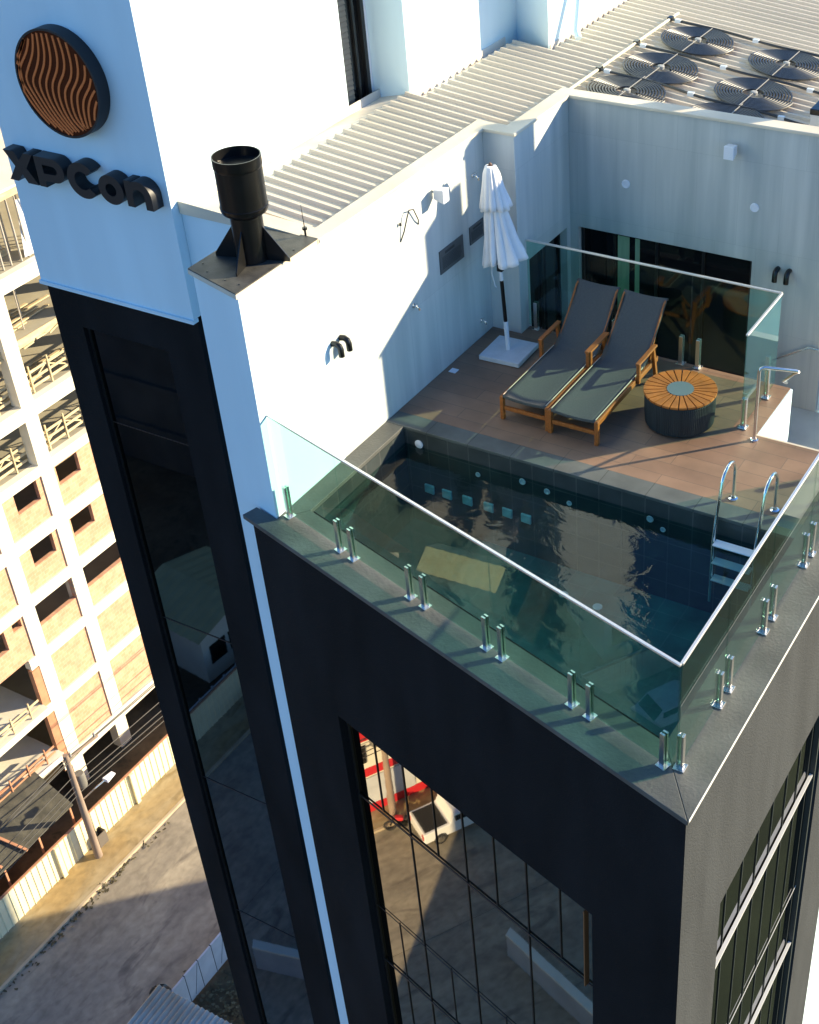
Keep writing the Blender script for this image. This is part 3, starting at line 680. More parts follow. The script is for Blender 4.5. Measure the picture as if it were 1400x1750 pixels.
tag(MB().box(.08, .185, -4.375, -4.27, 0.0, .008).build('deck_drain', WHITEPL, bevel=.002), 'small white square drain cover on the deck by the side wall', 'drain cover')

# ================================================================== FLUE
t = thing('chimney_flue', 'black metal chimney flue on a weathered steel plate', 'chimney', (-.33, -7.33, 2.90))
yp0 = skx(0, .17)[1] + 7.33; yp1 = skx(-.825, .17)[1] + 7.33
m = MB(); m.prism([(-.495, yp1), (.345, yp0 - .01), (.345, .70), (-.495, .70)], 0, .012); m.build('base_plate', PLATE, t)
m = MB(); m.prism([(-.50, yp1 - .004), (.35, yp0 - .014), (.35, .70), (-.50, .70)], -.055, -.001); m.build('plate_edge', GREYCOP, t)
MB().lathe([(.17, .012), (.17, .58)], 40).build('lower_pipe', BLACK, t, smooth=True)
MB().lathe([(.18, .53), (.240, .57), (.252, .60), (.256, .635), (.248, .64), (.248, 1.05), (.253, 1.055), (.256, 1.08), (.256, 1.175), (.244, 1.175), (.238, 1.07), (.001, 1.06)], 48).build('cowl', BLACK, t, smooth=True)
for a in (15, 105, 195, 285):
    ca, sa = math.cos(math.radians(a)), math.sin(math.radians(a)); m = MB(); nx, ny = -sa * .006, ca * .006
    f = lambda s_: [(ca * .169 + nx * s_, sa * .169 + ny * s_, .013), (ca * .43 + nx * s_, sa * .43 + ny * s_, .013), (ca * .43 + nx * s_, sa * .43 + ny * s_, .05), (ca * .171 + nx * s_, sa * .171 + ny * s_, .40)]
    m.hexa(f(-1), f(1)); m.build('gusset', BLACK, t)
m = MB()
for px_, py_ in ((-.42, -.33), (-.25, -.46), (.05, -.53), (.25, -.55), (.28, .35)): m.lathe([(.013, .0125), (.01, .02)], 8, (px_, py_))
m.build('screws', BLACK, t)
t = thing('lightning_rod', 'thin upright lightning rod at the plate corner', 'lightning rod', (-.14, -6.64, 2.915))
MB().tube([(0, 0, 0), (0, 0, .08)], .012, 8).build('foot', BLACK, t); MB().tube([(0, 0, .08), (-.01, 0, .36)], [.006, .003], 6).build('rod', CABLE, t)
MB().lathe([(.028, .075), (.028, .10)], 10).build('collar', BLACK, t)

# ================================================================== SIGN
SY = -6.775
t = thing('round_sign', 'round black rimmed sign with wavy copper stripes on the shaded tower', 'sign', (-3.145, SY, 4.292))
RD = 0.620
m = MB(); m.lathe([(RD, 0), (RD, .17), (RD - .025, .17), (RD - .025, .155), (.001, .155)], 72); o = m.build('rim', BLACKM, t, smooth=True); o.rotation_euler = (math.pi / 2, 0, 0)
m = MB(); m.lathe([(RD - .027, .156), (RD - .027, .160), (.001, .160)], 72); o = m.build('face', DISC, t); o.rotation_euler = (math.pi / 2, 0, 0)
STR = __import__('json').loads('[[[-0.596,0.785],[-0.612,0.763],[-0.629,0.74],[-0.645,0.718],[-0.662,0.696],[-0.678,0.674],[-0.694,0.651],[-0.71,0.629],[-0.726,0.606],[-0.742,0.584],[-0.758,0.561],[-0.774,0.539],[-0.789,0.516],[-0.805,0.493],[-0.82,0.47],[-0.835,0.447],[-0.85,0.424],[-0.865,0.401],[-0.88,0.377],[-0.895,0.354],[-0.909,0.331],[-0.924,0.307],[-0.939,0.284],[-0.953,0.261]],[[-0.475,0.813],[-0.508,0.735],[-0.547,0.659],[-0.591,0.583],[-0.644,0.509],[-0.706,0.436],[-0.771,0.364],[-0.833,0.293],[-0.889,0.221],[-0.932,0.149],[-0.957,0.075],[-0.959,0.0],[-0.935,-0.077],[-0.895,-0.155],[-0.847,-0.233],[-0.801,-0.309],[-0.755,-0.384],[-0.71,-0.456],[-0.662,-0.525],[-0.611,-0.591],[-0.554,-0.655],[-0.494,-0.716],[-0.431,-0.775],[-0.367,-0.833],[-0.301,-0.891]],[[-0.223,0.949],[-0.232,0.857],[-0.244,0.767],[-0.259,0.678],[-0.281,0.592],[-0.31,0.508],[-0.347,0.427],[-0.39,0.348],[-0.439,0.271],[-0.493,0.194],[-0.551,0.118],[-0.604,0.041],[-0.636,-0.04],[-0.633,-0.125],[-0.603,-0.212],[-0.56,-0.299],[-0.514,-0.383],[-0.468,-0.463],[-0.421,-0.54],[-0.371,-0.613],[-0.317,-0.683],[-0.258,-0.748],[-0.194,-0.811],[-0.125,-0.87],[-0.055,-0.929],[0.017,-0.986]],[[0.029,0.967],[0.03,0.879],[0.03,0.791],[0.027,0.703],[0.018,0.616],[0.002,0.529],[-0.022,0.444],[-0.055,0.362],[-0.096,0.285],[-0.146,0.211],[-0.197,0.139],[-0.244,0.065],[-0.281,-0.014],[-0.303,-0.098],[-0.309,-0.187],[-0.3,-0.275],[-0.278,-0.36],[-0.245,-0.442],[-0.202,-0.521],[-0.154,-0.596],[-0.1,-0.666],[-0.043,-0.733],[0.017,-0.797],[0.079,-0.859],[0.143,-0.92]],[[0.317,0.925],[0.331,0.843],[0.343,0.761],[0.351,0.678],[0.351,0.594],[0.344,0.51],[0.326,0.427],[0.299,0.348],[0.262,0.272],[0.215,0.203],[0.162,0.137],[0.109,0.072],[0.061,0.005],[0.025,-0.068],[0.002,-0.148],[-0.009,-0.232],[-0.008,-0.317],[0.003,-0.401],[0.023,-0.483],[0.052,-0.562],[0.091,-0.636],[0.137,-0.704],[0.19,-0.768],[0.249,-0.828],[0.31,-0.885]],[[0.49,0.859],[0.498,0.78],[0.505,0.7],[0.509,0.621],[0.509,0.542],[0.502,0.462],[0.489,0.383],[0.468,0.305],[0.438,0.23],[0.399,0.161],[0.349,0.098],[0.294,0.04],[0.24,-0.019],[0.195,-0.082],[0.163,-0.153],[0.144,-0.231],[0.137,-0.313],[0.139,-0.395],[0.15,-0.476],[0.172,-0.553],[0.204,-0.625],[0.248,-0.688],[0.302,-0.744],[0.364,-0.795],[0.431,-0.841]],[[0.679,0.666],[0.679,0.593],[0.676,0.521],[0.669,0.449],[0.656,0.379],[0.637,0.309],[0.61,0.241],[0.576,0.177],[0.535,0.117],[0.489,0.061],[0.441,0.006],[0.395,-0.05],[0.355,-0.108],[0.323,-0.172],[0.3,-0.241],[0.286,-0.313],[0.279,-0.388],[0.281,-0.463],[0.293,-0.536],[0.315,-0.605],[0.349,-0.666],[0.394,-0.72],[0.448,-0.767],[0.509,-0.81]],[[0.847,0.477],[0.838,0.414],[0.826,0.353],[0.81,0.294],[0.788,0.238],[0.76,0.185],[0.724,0.137],[0.684,0.091],[0.64,0.046],[0.596,0.001],[0.554,-0.045],[0.517,-0.093],[0.487,-0.146],[0.464,-0.202],[0.447,-0.262],[0.435,-0.323],[0.427,-0.386],[0.423,-0.448],[0.423,-0.511],[0.429,-0.572],[0.44,-0.632],[0.457,-0.691],[0.481,-0.747],[0.509,-0.802]],[[0.939,0.241],[0.921,0.195],[0.9,0.15],[0.877,0.107],[0.851,0.066],[0.821,0.027],[0.789,-0.01],[0.756,-0.047],[0.723,-0.084],[0.691,-0.122],[0.661,-0.161],[0.634,-0.201],[0.61,-0.244],[0.591,-0.29],[0.576,-0.337],[0.564,-0.385],[0.556,-0.434],[0.551,-0.483],[0.55,-0.532],[0.55,-0.581],[0.553,-0.63],[0.558,-0.679],[0.564,-0.728],[0.571,-0.777]],[[0.979,0.021],[0.952,-0.006],[0.926,-0.032],[0.901,-0.059],[0.876,-0.087],[0.852,-0.114],[0.828,-0.143],[0.806,-0.172],[0.785,-0.202],[0.765,-0.232],[0.747,-0.264],[0.731,-0.297],[0.716,-0.331],[0.702,-0.365],[0.691,-0.4],[0.681,-0.436],[0.673,-0.472],[0.666,-0.509],[0.661,-0.546],[0.658,-0.582],[0.656,-0.619],[0.656,-0.656],[0.656,-0.693],[0.657,-0.729]],[[0.963,-0.19],[0.949,-0.21],[0.936,-0.231],[0.923,-0.251],[0.91,-0.271],[0.898,-0.292],[0.887,-0.313],[0.875,-0.334],[0.865,-0.355],[0.855,-0.376],[0.846,-0.398],[0.838,-0.42],[0.83,-0.442],[0.823,-0.465],[0.817,-0.488],[0.811,-0.511],[0.806,-0.534],[0.801,-0.558],[0.796,-0.582]],[[-0.333,0.92],[-0.353,0.835],[-0.376,0.751],[-0.403,0.668],[-0.436,0.587],[-0.477,0.509],[-0.526,0.432],[-0.58,0.356],[-0.636,0.282],[-0.691,0.208],[-0.742,0.133],[-0.781,0.058],[-0.797,-0.02],[-0.784,-0.101],[-0.749,-0.184],[-0.703,-0.266],[-0.657,-0.346],[-0.612,-0.424],[-0.566,-0.498],[-0.517,-0.569],[-0.464,-0.637],[-0.406,-0.701],[-0.344,-0.763],[-0.278,-0.823],[-0.211,-0.881],[-0.142,-0.939]],[[-0.097,0.958],[-0.101,0.868],[-0.107,0.779],[-0.116,0.691],[-0.132,0.604],[-0.154,0.519],[-0.185,0.436],[-0.222,0.355],[-0.268,0.278],[-0.319,0.203],[-0.374,0.128],[-0.424,0.053],[-0.459,-0.027],[-0.468,-0.111],[-0.456,-0.199],[-0.43,-0.287],[-0.396,-0.372],[-0.356,-0.453],[-0.312,-0.531],[-0.262,-0.605],[-0.209,-0.675],[-0.15,-0.741],[-0.088,-0.804],[-0.023,-0.865],[0.044,-0.924],[0.112,-0.983]],[[0.173,0.946],[0.181,0.861],[0.187,0.776],[0.189,0.691],[0.185,0.605],[0.173,0.52],[0.152,0.436],[0.122,0.355],[0.083,0.278],[0.035,0.207],[-0.017,0.138],[-0.068,0.069],[-0.11,-0.004],[-0.139,-0.083],[-0.154,-0.168],[-0.154,-0.254],[-0.143,-0.339],[-0.121,-0.422],[-0.09,-0.502],[-0.051,-0.579],[-0.005,-0.651],[0.047,-0.719],[0.104,-0.783],[0.164,-0.843],[0.226,-0.902]],[[-0.596,0.79],[-0.641,0.719],[-0.69,0.649],[-0.746,0.579],[-0.811,0.509],[-0.885,0.44],[-0.944,-0.273],[-0.899,-0.344],[-0.855,-0.413],[-0.808,-0.481],[-0.757,-0.545],[-0.703,-0.608],[-0.645,-0.668],[-0.585,-0.727],[-0.523,-0.786],[-0.46,-0.844]]]')
def ribbon(pts):
    m = MB(); yy = -.1625
    hw = .0132; P_ = [Vector((p[0] * (RD - .03), 0, p[1] * (RD - .03))) for p in pts]
    L_, R_ = [], []
    for i, p in enumerate(P_):
        d = (P_[min(i + 1, len(P_) - 1)] - P_[max(i - 1, 0)]).normalized(); n_ = Vector((-d.z, 0, d.x))
        a, b_ = p + n_ * hw, p - n_ * hw
        L_.append((m.bm.verts.new((a.x, yy - .008, a.z)), m.bm.verts.new((a.x, yy + .003, a.z)))); R_.append((m.bm.verts.new((b_.x, yy - .008, b_.z)), m.bm.verts.new((b_.x, yy + .003, b_.z))))
    for i in range(len(P_) - 1):
        m.bm.faces.new((L_[i][0], L_[i + 1][0], R_[i + 1][0], R_[i][0])); m.bm.faces.new((L_[i][0], L_[i][1], L_[i + 1][1], L_[i + 1][0])); m.bm.faces.new((R_[i][0], R_[i + 1][0], R_[i + 1][1], R_[i][1]))
    return m
for s_ in STR: ribbon(s_).build('stripe', COPPER, t)
# lettering
t = thing('letter_sign', 'black raised letters XPCon on the shaded tower wall', 'sign', (-4.34, SY, 2.965))
t.scale = (1.09, 1, 1.03)
def arc(cx_, cz_, r, a0, a1, n=20, sx=1.0): return [(cx_ + sx * r * math.cos(math.radians(a0 + (a1 - a0) * k / n)), cz_ + r * math.sin(math.radians(a0 + (a1 - a0) * k / n))) for k in range(n + 1)]
H, T_ = .37, .105
letters = []
w_ = .44; s_ = .13; cxm, czm = w_ / 2, H / 2
letters.append([[(0, H), (s_ + .03, H), (cxm, czm + .085), (w_ - s_, H), (w_, H), (cxm + .085, czm), (w_, 0), (w_ - s_ - .03, 0), (cxm, czm - .085), (s_, 0), (0, 0), (cxm - .085, czm)]])
x = .46
letters.append([[(x, 0), (x + T_, 0), (x + T_, .08)] + arc(x + .27, .225, .145, -90, 90) + [(x, H)], [(x + T_, .17)] + [(x + T_, .28)] + list(reversed(arc(x + .26, .225, .05, -90, 90, 10)))])
x = .92
letters.append([arc(x + .215, .185, .215, 42, 318, 40) + arc(x + .215, .185, .215 - T_, 318, 42, 40)])
x = 1.36
letters.append([arc(x + .175, .150, .175, 0, 350, 40), list(reversed(arc(x + .175, .150, .075, 0, 350, 30)))])
x = 1.745
letters.append([[(x, 0), (x + T_ - .01, 0), (x + T_ - .01, .13)] + list(reversed(arc(x + .175, .14, .082, 0, 180, 14)))[:-1][1:] + [(x + .257, .13), (x + .257, 0), (x + .355, 0)] + arc(x + .18, .145, .175, 0, 115, 18) + [(x + T_ - .01, .285), (x + T_ - .01, .31), (x, .31)]])
for lp in letters:
    o = curve_mesh('letter', lp, .17, BLACKM, t, 0); o.location = (0, -.086, 0)

# ================================================================== SOLAR COILS, PIPES, CONDENSER
RC = .56
m = MB(); path = []
turns = 10
for k in range(turns * 40 + 1):
    a = 2 * math.pi * k / 40; rr = .15 + (RC - .15) * k / (turns * 40); path.append((rr * math.cos(a), rr * math.sin(a), .035 + .006 * math.sin(a * 2)))
coil_m = m.tube(path, .0165, 6)
t = thing('solar_coil', 'x', 'pool heating coil', (.97, -.79, 0), 0, 'black spiral heating coils on the roof')
coil_m.build('hose_spiral', COIL, t, smooth=True)
m = MB(); m.box(-.006, .006, -RC - .02, RC + .02, .052, .058); m.build('strap', mat('grey strap', (.3, .29, .27), .6), t)
m = MB(); m.box(-RC, -.13, -.007, .007, .05, .055); m.box(.13, RC, -.007, .007, .05, .055); m.build('spacer_bar', COIL, t)
m = MB(); m.lathe([(.05, .02), (.05, .06), (.03, .07)], 16); m.build('hub', mat('grey hub', (.33, .33, .31), .5), t)
tilt = math.atan(.11)
def setcoil(o, x, y, lab):
    o.location = (x, y, roofz(x) + .045); o.rotation_euler = (0, tilt, 0); o['label'] = lab
setcoil(t, .97, -.80, 'black heating coil half hidden by the coping at the inner wall corner')
for x, y, lb in ((1.0, .25, 'black heating coil in the middle of the near row along the cream pipe'), (1.01, 1.55, 'farthest black heating coil next to the end of the cream pipe'),
                 (2.45, -.85, 'black heating coil almost hidden behind the rear wall coping'), (2.43, .2, 'black heating coil left of the condenser box'), (2.42, 1.5, 'black heating coil cut by the right edge, farthest in its row')):
    setcoil(dup(t, (0, 0, 0)), x, y, lb)
t = thing('feed_pipe', 'cream header pipe crossing the corrugated roof beside the coils', 'pipe', (.32, 0, roofz(.32) + .085))
MB().tube([(0, -1.3, 0), (0, 2.4, 0)], .022, 10).build('pipe', PVC, t, smooth=True)
for y in (-.33, .9, 2.11):
    m = MB(); m.bar((0, y - .05, .0), (0, y + .05, .0), .07, .06); m.build('valve', BLACK, t)
def hose(label, y0, bend):
    t = thing('feed_hose', label, 'hose', (0, 0, 0), 0, 'black hoses feeding the coils')
    pts = []
    for k in range(25):
        x = .36 + 3.3 * k / 24; pts.append((x, y0 - .03 * math.sin(x * 4) - bend * (x - .36), roofz(x) + .09))
    MB().tube(pts, .02, 8).build('hose', COIL, t, smooth=True)
    for x in (.46, 1.74, 3.05):
        k = y0 - .03 * math.sin(x * 4) - bend * (x - .36); MB().box(x - .045, x + .045, k - .028, k + .028, roofz(x) + .065, roofz(x) + .116).build('clip', CLIP, t)
hose('black hose with white clips farthest from the rear wall', 2.11, .03)
hose('black hose with white clips between the two rows of coils', .86, .04)
hose('black hose with white clips nearest the rear wall coping', -.33, .02)
t = thing('condenser', 'pale condenser box with black fan top on the roof edge', 'condenser', (3.5, -.55, roofz(3.55) - .02))
MB().box(0, .75, 0, .36, .04, .34).build('casing', ACWHITE, t, bevel=.01); MB().box(-.01, .76, -.01, .37, .342, .42).build('fan_top', BLACK, t, bevel=.01)
for x in (.06, .62): MB().box(x, x + .06, .02, .34, -.03, .038).build('foot', BLACK, t)

# ================================================================== UNFINISHED BUILDING ACROSS THE STREET
XF = -33.1
UB = thing('unfinished_building', 'unfinished concrete frame building with clay brick infill across the street', 'building', (XF, 10, G))
def ub(mb, name, m, **k):
    o = mb.build(name, m, **k); o.parent = UB; o.matrix_parent_inverse = Matrix.Translation((-XF, -10, -G)); return o
beams = [(-14.5, -15.15), (-20.03, -20.70), (-22.92, -23.40), (-25.55, -26.22), (-28.37, -28.98), (-31.34, -31.90), (-34.22, -34.72), (-37.75, -38.32)]
Y0, Y1 = 1.0, 26.0
cols = [(13.38, 14.08), (10.42, 11.12), (17.0, 17.7), (20.6, 21.3), (24.2, 24.9)]
bal_y = 9.98          # left of this: open balconies on the lower floors
for i, (zt, zb) in enumerate(beams):
    y0 = Y0 if i < 5 else 9.98
    ub(MB().box(XF - .35, XF + .03, y0, Y1, zb, zt), 'beam', CONCW)
    ub(MB().box(XF - 12, XF - .352, Y0, Y1, zt - .18, zt - .004), 'floor_slab', CONCS)
for zt in (-17.42,):
    ub(MB().box(XF - 12, XF - .30, Y0, Y1, zt - .2, zt), 'floor_slab', CONCS)
    m = MB(); m.box(XF - .298, XF - .24, Y0, Y1, zt - .36, zt + .02); ub(m, 'formwork_board', TIMBER)
    m = MB()
    for k in range(14): m.bar((XF - .2, 8 + k * .72, zt - .30 - .1 * (k % 2)), (XF - .2, 8.55 + k * .72, zt - .36 + .06 * (k % 3)), .06, .07)
    ub(m, 'formwork_prop', TIMBER)
for ca, cb in cols:
    ub(MB().box(XF - .55, XF + .008, ca, cb, beams[1][0] if False else G, beams[0][1]), 'column', CONC if False else CONCW)
for ca in (5.4, 2.2):
    ub(MB().box(XF - .55, XF + .008, ca, ca + .6, beams[4][0], beams[0][1]), 'column', CONCW)
# brick infill with window openings
def infill(y0, y1, zt, zb, wins):
    m = MB(); xo, xi = XF - .06, XF - .28
    wins = sorted(wins); y = y0
    for (a, b_, t_, s_) in wins:
        if a > y + .01: m.box(xi, xo, y, a, zb, zt)
        if s_ > zb + .01: m.box(xi, xo, a, b_, zb, s_)
        if t_ < zt - .01: m.box(xi, xo, a, b_, t_, zt)
        y = b_
    if y < y1 - .01: m.box(xi, xo, y, y1, zb, zt)
    ub(m, 'brick_wall', BRICK)
bays = [(14.085, 16.995), (11.125, 13.375), (5.0, 10.415), (17.705, 20.595), (21.305, 24.195)]
for fl_ in range(2, 7):
    zt, zb = beams[fl_][1] - .002, beams[fl_ + 1][0] + .002
    for bi, (a, b_) in enumerate(bays):
        if bi == 2 and fl_ >= 5: continue
        if fl_ in (2, 3): wins = [(14.22, 15.5, zt - .10, zt - 1.08)] if bi == 0 else [(11.80, 13.09, zt - .06, zt - 1.08)] if bi == 1 else [(a + .8, a + 2.1, zt - .1, zt - 1.08)]
        elif fl_ == 4: wins = [(a + .02, b_ - .02, zt - .001, zt - 1.24)] if bi in (0, 1) else [(9.78, 10.28, zt - .12, zt - .52), (8.4, 9.32, zt - .12, zt - 1.15), (6.2, 7.2, zt - .12, zt - 1.15)] if bi == 2 else [(a + .5, b_ - .6, zt - .1, zt - 1.2)]
        else: wins = []
        infill(a, b_, zt, zb, wins)
# dark rear walls so that the rooms read as deep
for zt, zb in [(beams[i][1], beams[i + 1][0]) for i in range(2, 7)]:
    ub(MB().box(XF - 5.2, XF - 5.0, Y0, Y1, zb + .002, zt - .18), 'inner_wall', BRICK)
# open floors: floor planks, loose timber, guard rails
def rails(y0, y1, zf, mtl, n=3, x=XF - .45):
    m = MB()
    for k in range(n):
        z = zf + .25 + k * .34; m.bar((x, y0, z), (x, y1, z + .02), .03, .12)
    y = y0 + .4
    while y < y1: m.bar((x + .04, y, zf), (x + .04, y, zf + .25 + n * .34), .06, .06, (0, 1, 0)); y += 1.05
    m.bar((x - .04, y0 + .1, zf + .2), (x - .04, y0 + (y1 - y0) * .5, zf + .9), .03, .06); m.bar((x - .04, y0 + (y1 - y0) * .5, zf + .9), (x - .04, y1 - .1, zf + .2), .03, .06)
    ub(m, 'guard_rail', mtl)
for zf in (beams[1][0], beams[2][0]):
    for (a, b_) in ((14.15, 16.9), (11.15, 13.3), (6.1, 10.35), (17.8, 20.5)): rails(a, b_, zf, TIMBER)
for zf in (beams[1][0] - 0, -17.42):
    rnd = random.Random(5)
    for k in range(9):
        y = rnd.uniform(9, 16); m = MB(); m.bar((XF - .9 - .25 * k % 2.5, y, zf + .06 + .05 * (k % 3)), (XF - 1.1 - .2 * k % 2.5, y + rnd.uniform(1.2, 2.6), zf + .06 + .06 * (k % 3)), .14, .05); ub(m, 'loose_board', TIMBER)
# balconies at the lower left
for zs in (-34.0, -36.95):
    ub(MB().box(XF - 6, XF + .35, 0, 9.975, zs - .36, zs), 'balcony_slab', CONCW)
    rails(.3, 9.7, zs, RAILWOOD if zs < -36 else TIMBER, 2, XF + .18)
ub(MB().box(XF - .3, XF - .02, 9.98, 10.415, -38.4, -32.0), 'brick_wall', RAILWOOD)
ub(MB().box(XF - 4.2, XF - 4.0, 0, 10.4, G, -32), 'inner_wall', CREAMW)
# top slab with props below it
ub(MB().box(XF - 12, XF - .2, Y0, Y1, -11.62, -11.35), 'floor_slab', CONCW)
ub(MB().box(XF - .198, XF - .12, Y0, Y1, -11.70, -11.45), 'formwork_board', TIMBER)
for k in range(30):
    yy = 11.6 + .46 * (k % 15); xx = XF - .45 - 1.1 * (k // 15) - .05 * (k % 3)
    o = MB().tube([(0, 0, -14.5), (.0, 0, -13.2), (.0, 0, -11.62)], [.045, .045, .03], 6).build('prop', PROPM); o.parent = UB
    o.matrix_parent_inverse = Matrix.Translation((-XF, -10, -G)); o.location = (xx, yy, 0)
for x0, y0 in ((XF - .8, 15.2), (XF - 1.5, 15.8), (XF - 1.0, 12.4)):
    o = MB().tube([(0, 0, -17.42), (0, 0, -15.15)], .03, 6).build('prop', PROPM); o.parent = UB; o.matrix_parent_inverse = Matrix.Translation((-XF, -10, -G)); o.location = (x0, y0, 0)
m = MB(); m.hexa([(XF - .4, 15.9, -14.4), (XF - .38, 17.3, -14.45), (XF - .7, 17.2, -12.3), (XF - .7, 16.4, -12.2)], [(XF - .42, 15.9, -14.4), (XF - .40, 17.3, -14.45), (XF - .72, 17.2, -12.3), (XF - .72, 16.4, -12.2)]); ub(m, 'white_sheet', CANVAS)
m = MB(); rnd = random.Random(9)
for k in range(10):
    y = rnd.uniform(10.5, 16); m.box(XF - 3 + rnd.uniform(0, 1.8), XF - 2.6 + rnd.uniform(0, 2), y, y + rnd.uniform(.3, .9), -14.5, -14.3 + rnd.uniform(0, .2))
ub(m, 'timber_stack', TIMBER)
for z in (-11.35,):
    for k in range(9): ub(MB().box(XF - 5.2 + .02 * k, XF - 4.9, 4 + 2.2 * k, 4.35 + 2.2 * k, -11.348, -8.6), 'column', CONCW)
    ub(MB().box(XF - 7.5, XF - 4.0, Y0, Y1, -8.6, -8.3), 'floor_slab', CONCW)
    ub(MB().box(XF - 7.5, XF - 7.2, Y0, Y1, -11.34, -8.62), 'inner_wall', BRICK)

# ================================================================== STREET SIDE THINGS
# dark shed roof in front of the balconies
t = thing('lean_to_shed', 'dark debris covered lean-to roof between the hoarding and the balconies', 'shed', (0, 0, 0))
m = MB(); m.hexa([(-33.0, -6, -36.75), (-33.0, 8.35, -36.75), (-33.0, 8.35, -36.69), (-33.0, -6, -36.69)], [(-30.35, -6, -37.3), (-30.35, 8.0, -37.3), (-30.35, 8.0, -37.24), (-30.35, -6, -37.24)]); m.build('roof', DARKTARP, t)
for yy in (-4, -1.2, 1.6, 3.9, 5.9, 7.8): MB().box(-30.5, -30.42, yy, yy + .09, G, -37.3).build('post', RAILWOOD, t)
MB().box(-32.9, -32.8, -6, 8.2, G, -36.8).build('rear_wall', BRICK, t)
for i, (y, l) in enumerate(((4.75, 2.2), (3.55, 1.7))):
    o = MB().bar((0, 0, 0), (l, .35, -.42), .12, .08).build('loose_beam', RAILWOOD); o.location = (-32.4 + .2 * i, y, -36.76)
    tag(o, ('longer' if i == 0 else 'shorter') + ' loose brown timber lying on the dark shed roof', 'timber', 'loose timbers on the shed roof')
# hoarding
t = thing('hoarding', 'pale yellow ribbed metal hoarding along the pavement', 'fence', (-29.92, 0, G))
m = MB(); y = -80.0; prev = None
while y < 40:
    cur = []
    for dy, dx in ((0, 0), (.24, 0), (.26, .035), (.30, .035), (.32, 0)):
        cur.append((y + dy, dx))
    for yy, dx in cur:
        v = (m.bm.verts.new((dx, yy, .13)), m.bm.verts.new((dx, yy, 2.06)))
        if prev: m.bm.faces.new((prev[0], v[0], v[1], prev[1]))
        prev = v
    y += .33
m.build('sheet', HOARD, t)
MB().box(-.05, .05, -80, 40, 2.062, 2.12).build('top_rail', RAILWOOD, t)
for yy in (6.05, 10.9, 1.1, 15.6): MB().box(.03, .16, yy, yy + .22, .13, 2.05).build('post', HOARD, t)
# utility pole
def pole(label, x, y, h, group=None, lamp=True):
    t = thing('utility_pole', label, 'utility pole', (x, y, G), 0, group)
    MB().tube([(0, 0, 0), (0, 0, h)], [.19, .12], 12).build('pole', WOODPOLE, t, smooth=True)
    MB().bar((0, -.15, h - .25), (.1, 1.75, h - .35), .1, .12).build('crossarm', WOODPOLE, t)
    INS = mat('insulator', (.3, .3, .3), .3)
    MB().lathe([(.05, h - .25), (.06, h - .1), (.03, h)], 10, (.05, .2)).build('insulator', INS, t); MB().lathe([(.05, h - .28), (.06, h - .14), (.03, h - .05)], 10, (.08, 1.6)).build('insulator', INS, t)
    m = MB(); m.lathe([(.22, h - 2.3), (.24, h - 2.2), (.24, h - 1.6), (.2, h - 1.5)], 14, (-.05, .38)); m.build('transformer', mat('transformer', (.16, .15, .13), .6), t, smooth=True)
    if lamp:
        MB().tube([(.05, 0, h - 2.9), (.3, .7, h - 2.6), (.4, 1.25, h - 2.55)], .035, 8).build('lamp_arm', STEEL, t)
        m = MB(); m.hexa([(.25, 1.2, -.08 + h - 2.55), (.6, 1.2, -.08 + h - 2.55), (.6, 1.2, .08 + h - 2.55), (.25, 1.2, .08 + h - 2.55)], [(.3, 1.75, -.04 + h - 2.55), (.55, 1.75, -.04 + h - 2.55), (.55, 1.75, .04 + h - 2.55), (.3, 1.75, .04 + h - 2.55)]); m.build('lamp_head', WHITEPL, t, bevel=.03)
    return t
pole('leaning looking utility pole with street lamp beside the yellow hoarding', -29.3, 7.72, 6.7)
pole('utility pole standing in front of the red and white building', -28.3, -18.7, 7.5, None, False)
for i, (dz, dy, sag) in enumerate(((-.2, .2, .3), (-.3, 1.0, .35), (-.35, 1.65, .3), (-1.3, .1, .4), (-1.8, .15, .45), (-2.1, .1, .5), (-2.4, .12, .5))):
    p_ = Vector((-29.25, 7.72 + dy, G + 6.7 + dz)); q_ = Vector((-28.6 + .1 * i, 46 , G + 6.6 + dz)); r_ = Vector((-28.25, -18.6, G + 7.2 + dz)); pts = []
    for a, b_ in ((r_, p_), (p_, q_)):
        for k in range(13): s_ = k / 12; pts.append(a.lerp(b_, s_) - Vector((0, 0, sag * 4 * s_ * (1 - s_))))
    del pts[13]
    tag(MB().tube(pts, .022, 5).build('power_line', CABLE), 'thin dark power line strung along the poles over the pavement', 'power line', 'power lines along the street')
t = thing('waste_bin', 'open dark box bin standing behind the pole on the pavement', 'bin', (-29.72, 8.35, G + .12))
m = MB(); m.box(-.22, .22, -.26, .26, 0, .03); m.box(-.22, -.19, -.26, .26, .031, .75); m.box(.19, .22, -.26, .26, .031, .75); m.box(-.188, .188, -.26, -.23, .031, .75); m.box(-.188, .188, .23, .26, .031, .75)
m.build('shell', mat('bin', (.13, .11, .09), .7), t)
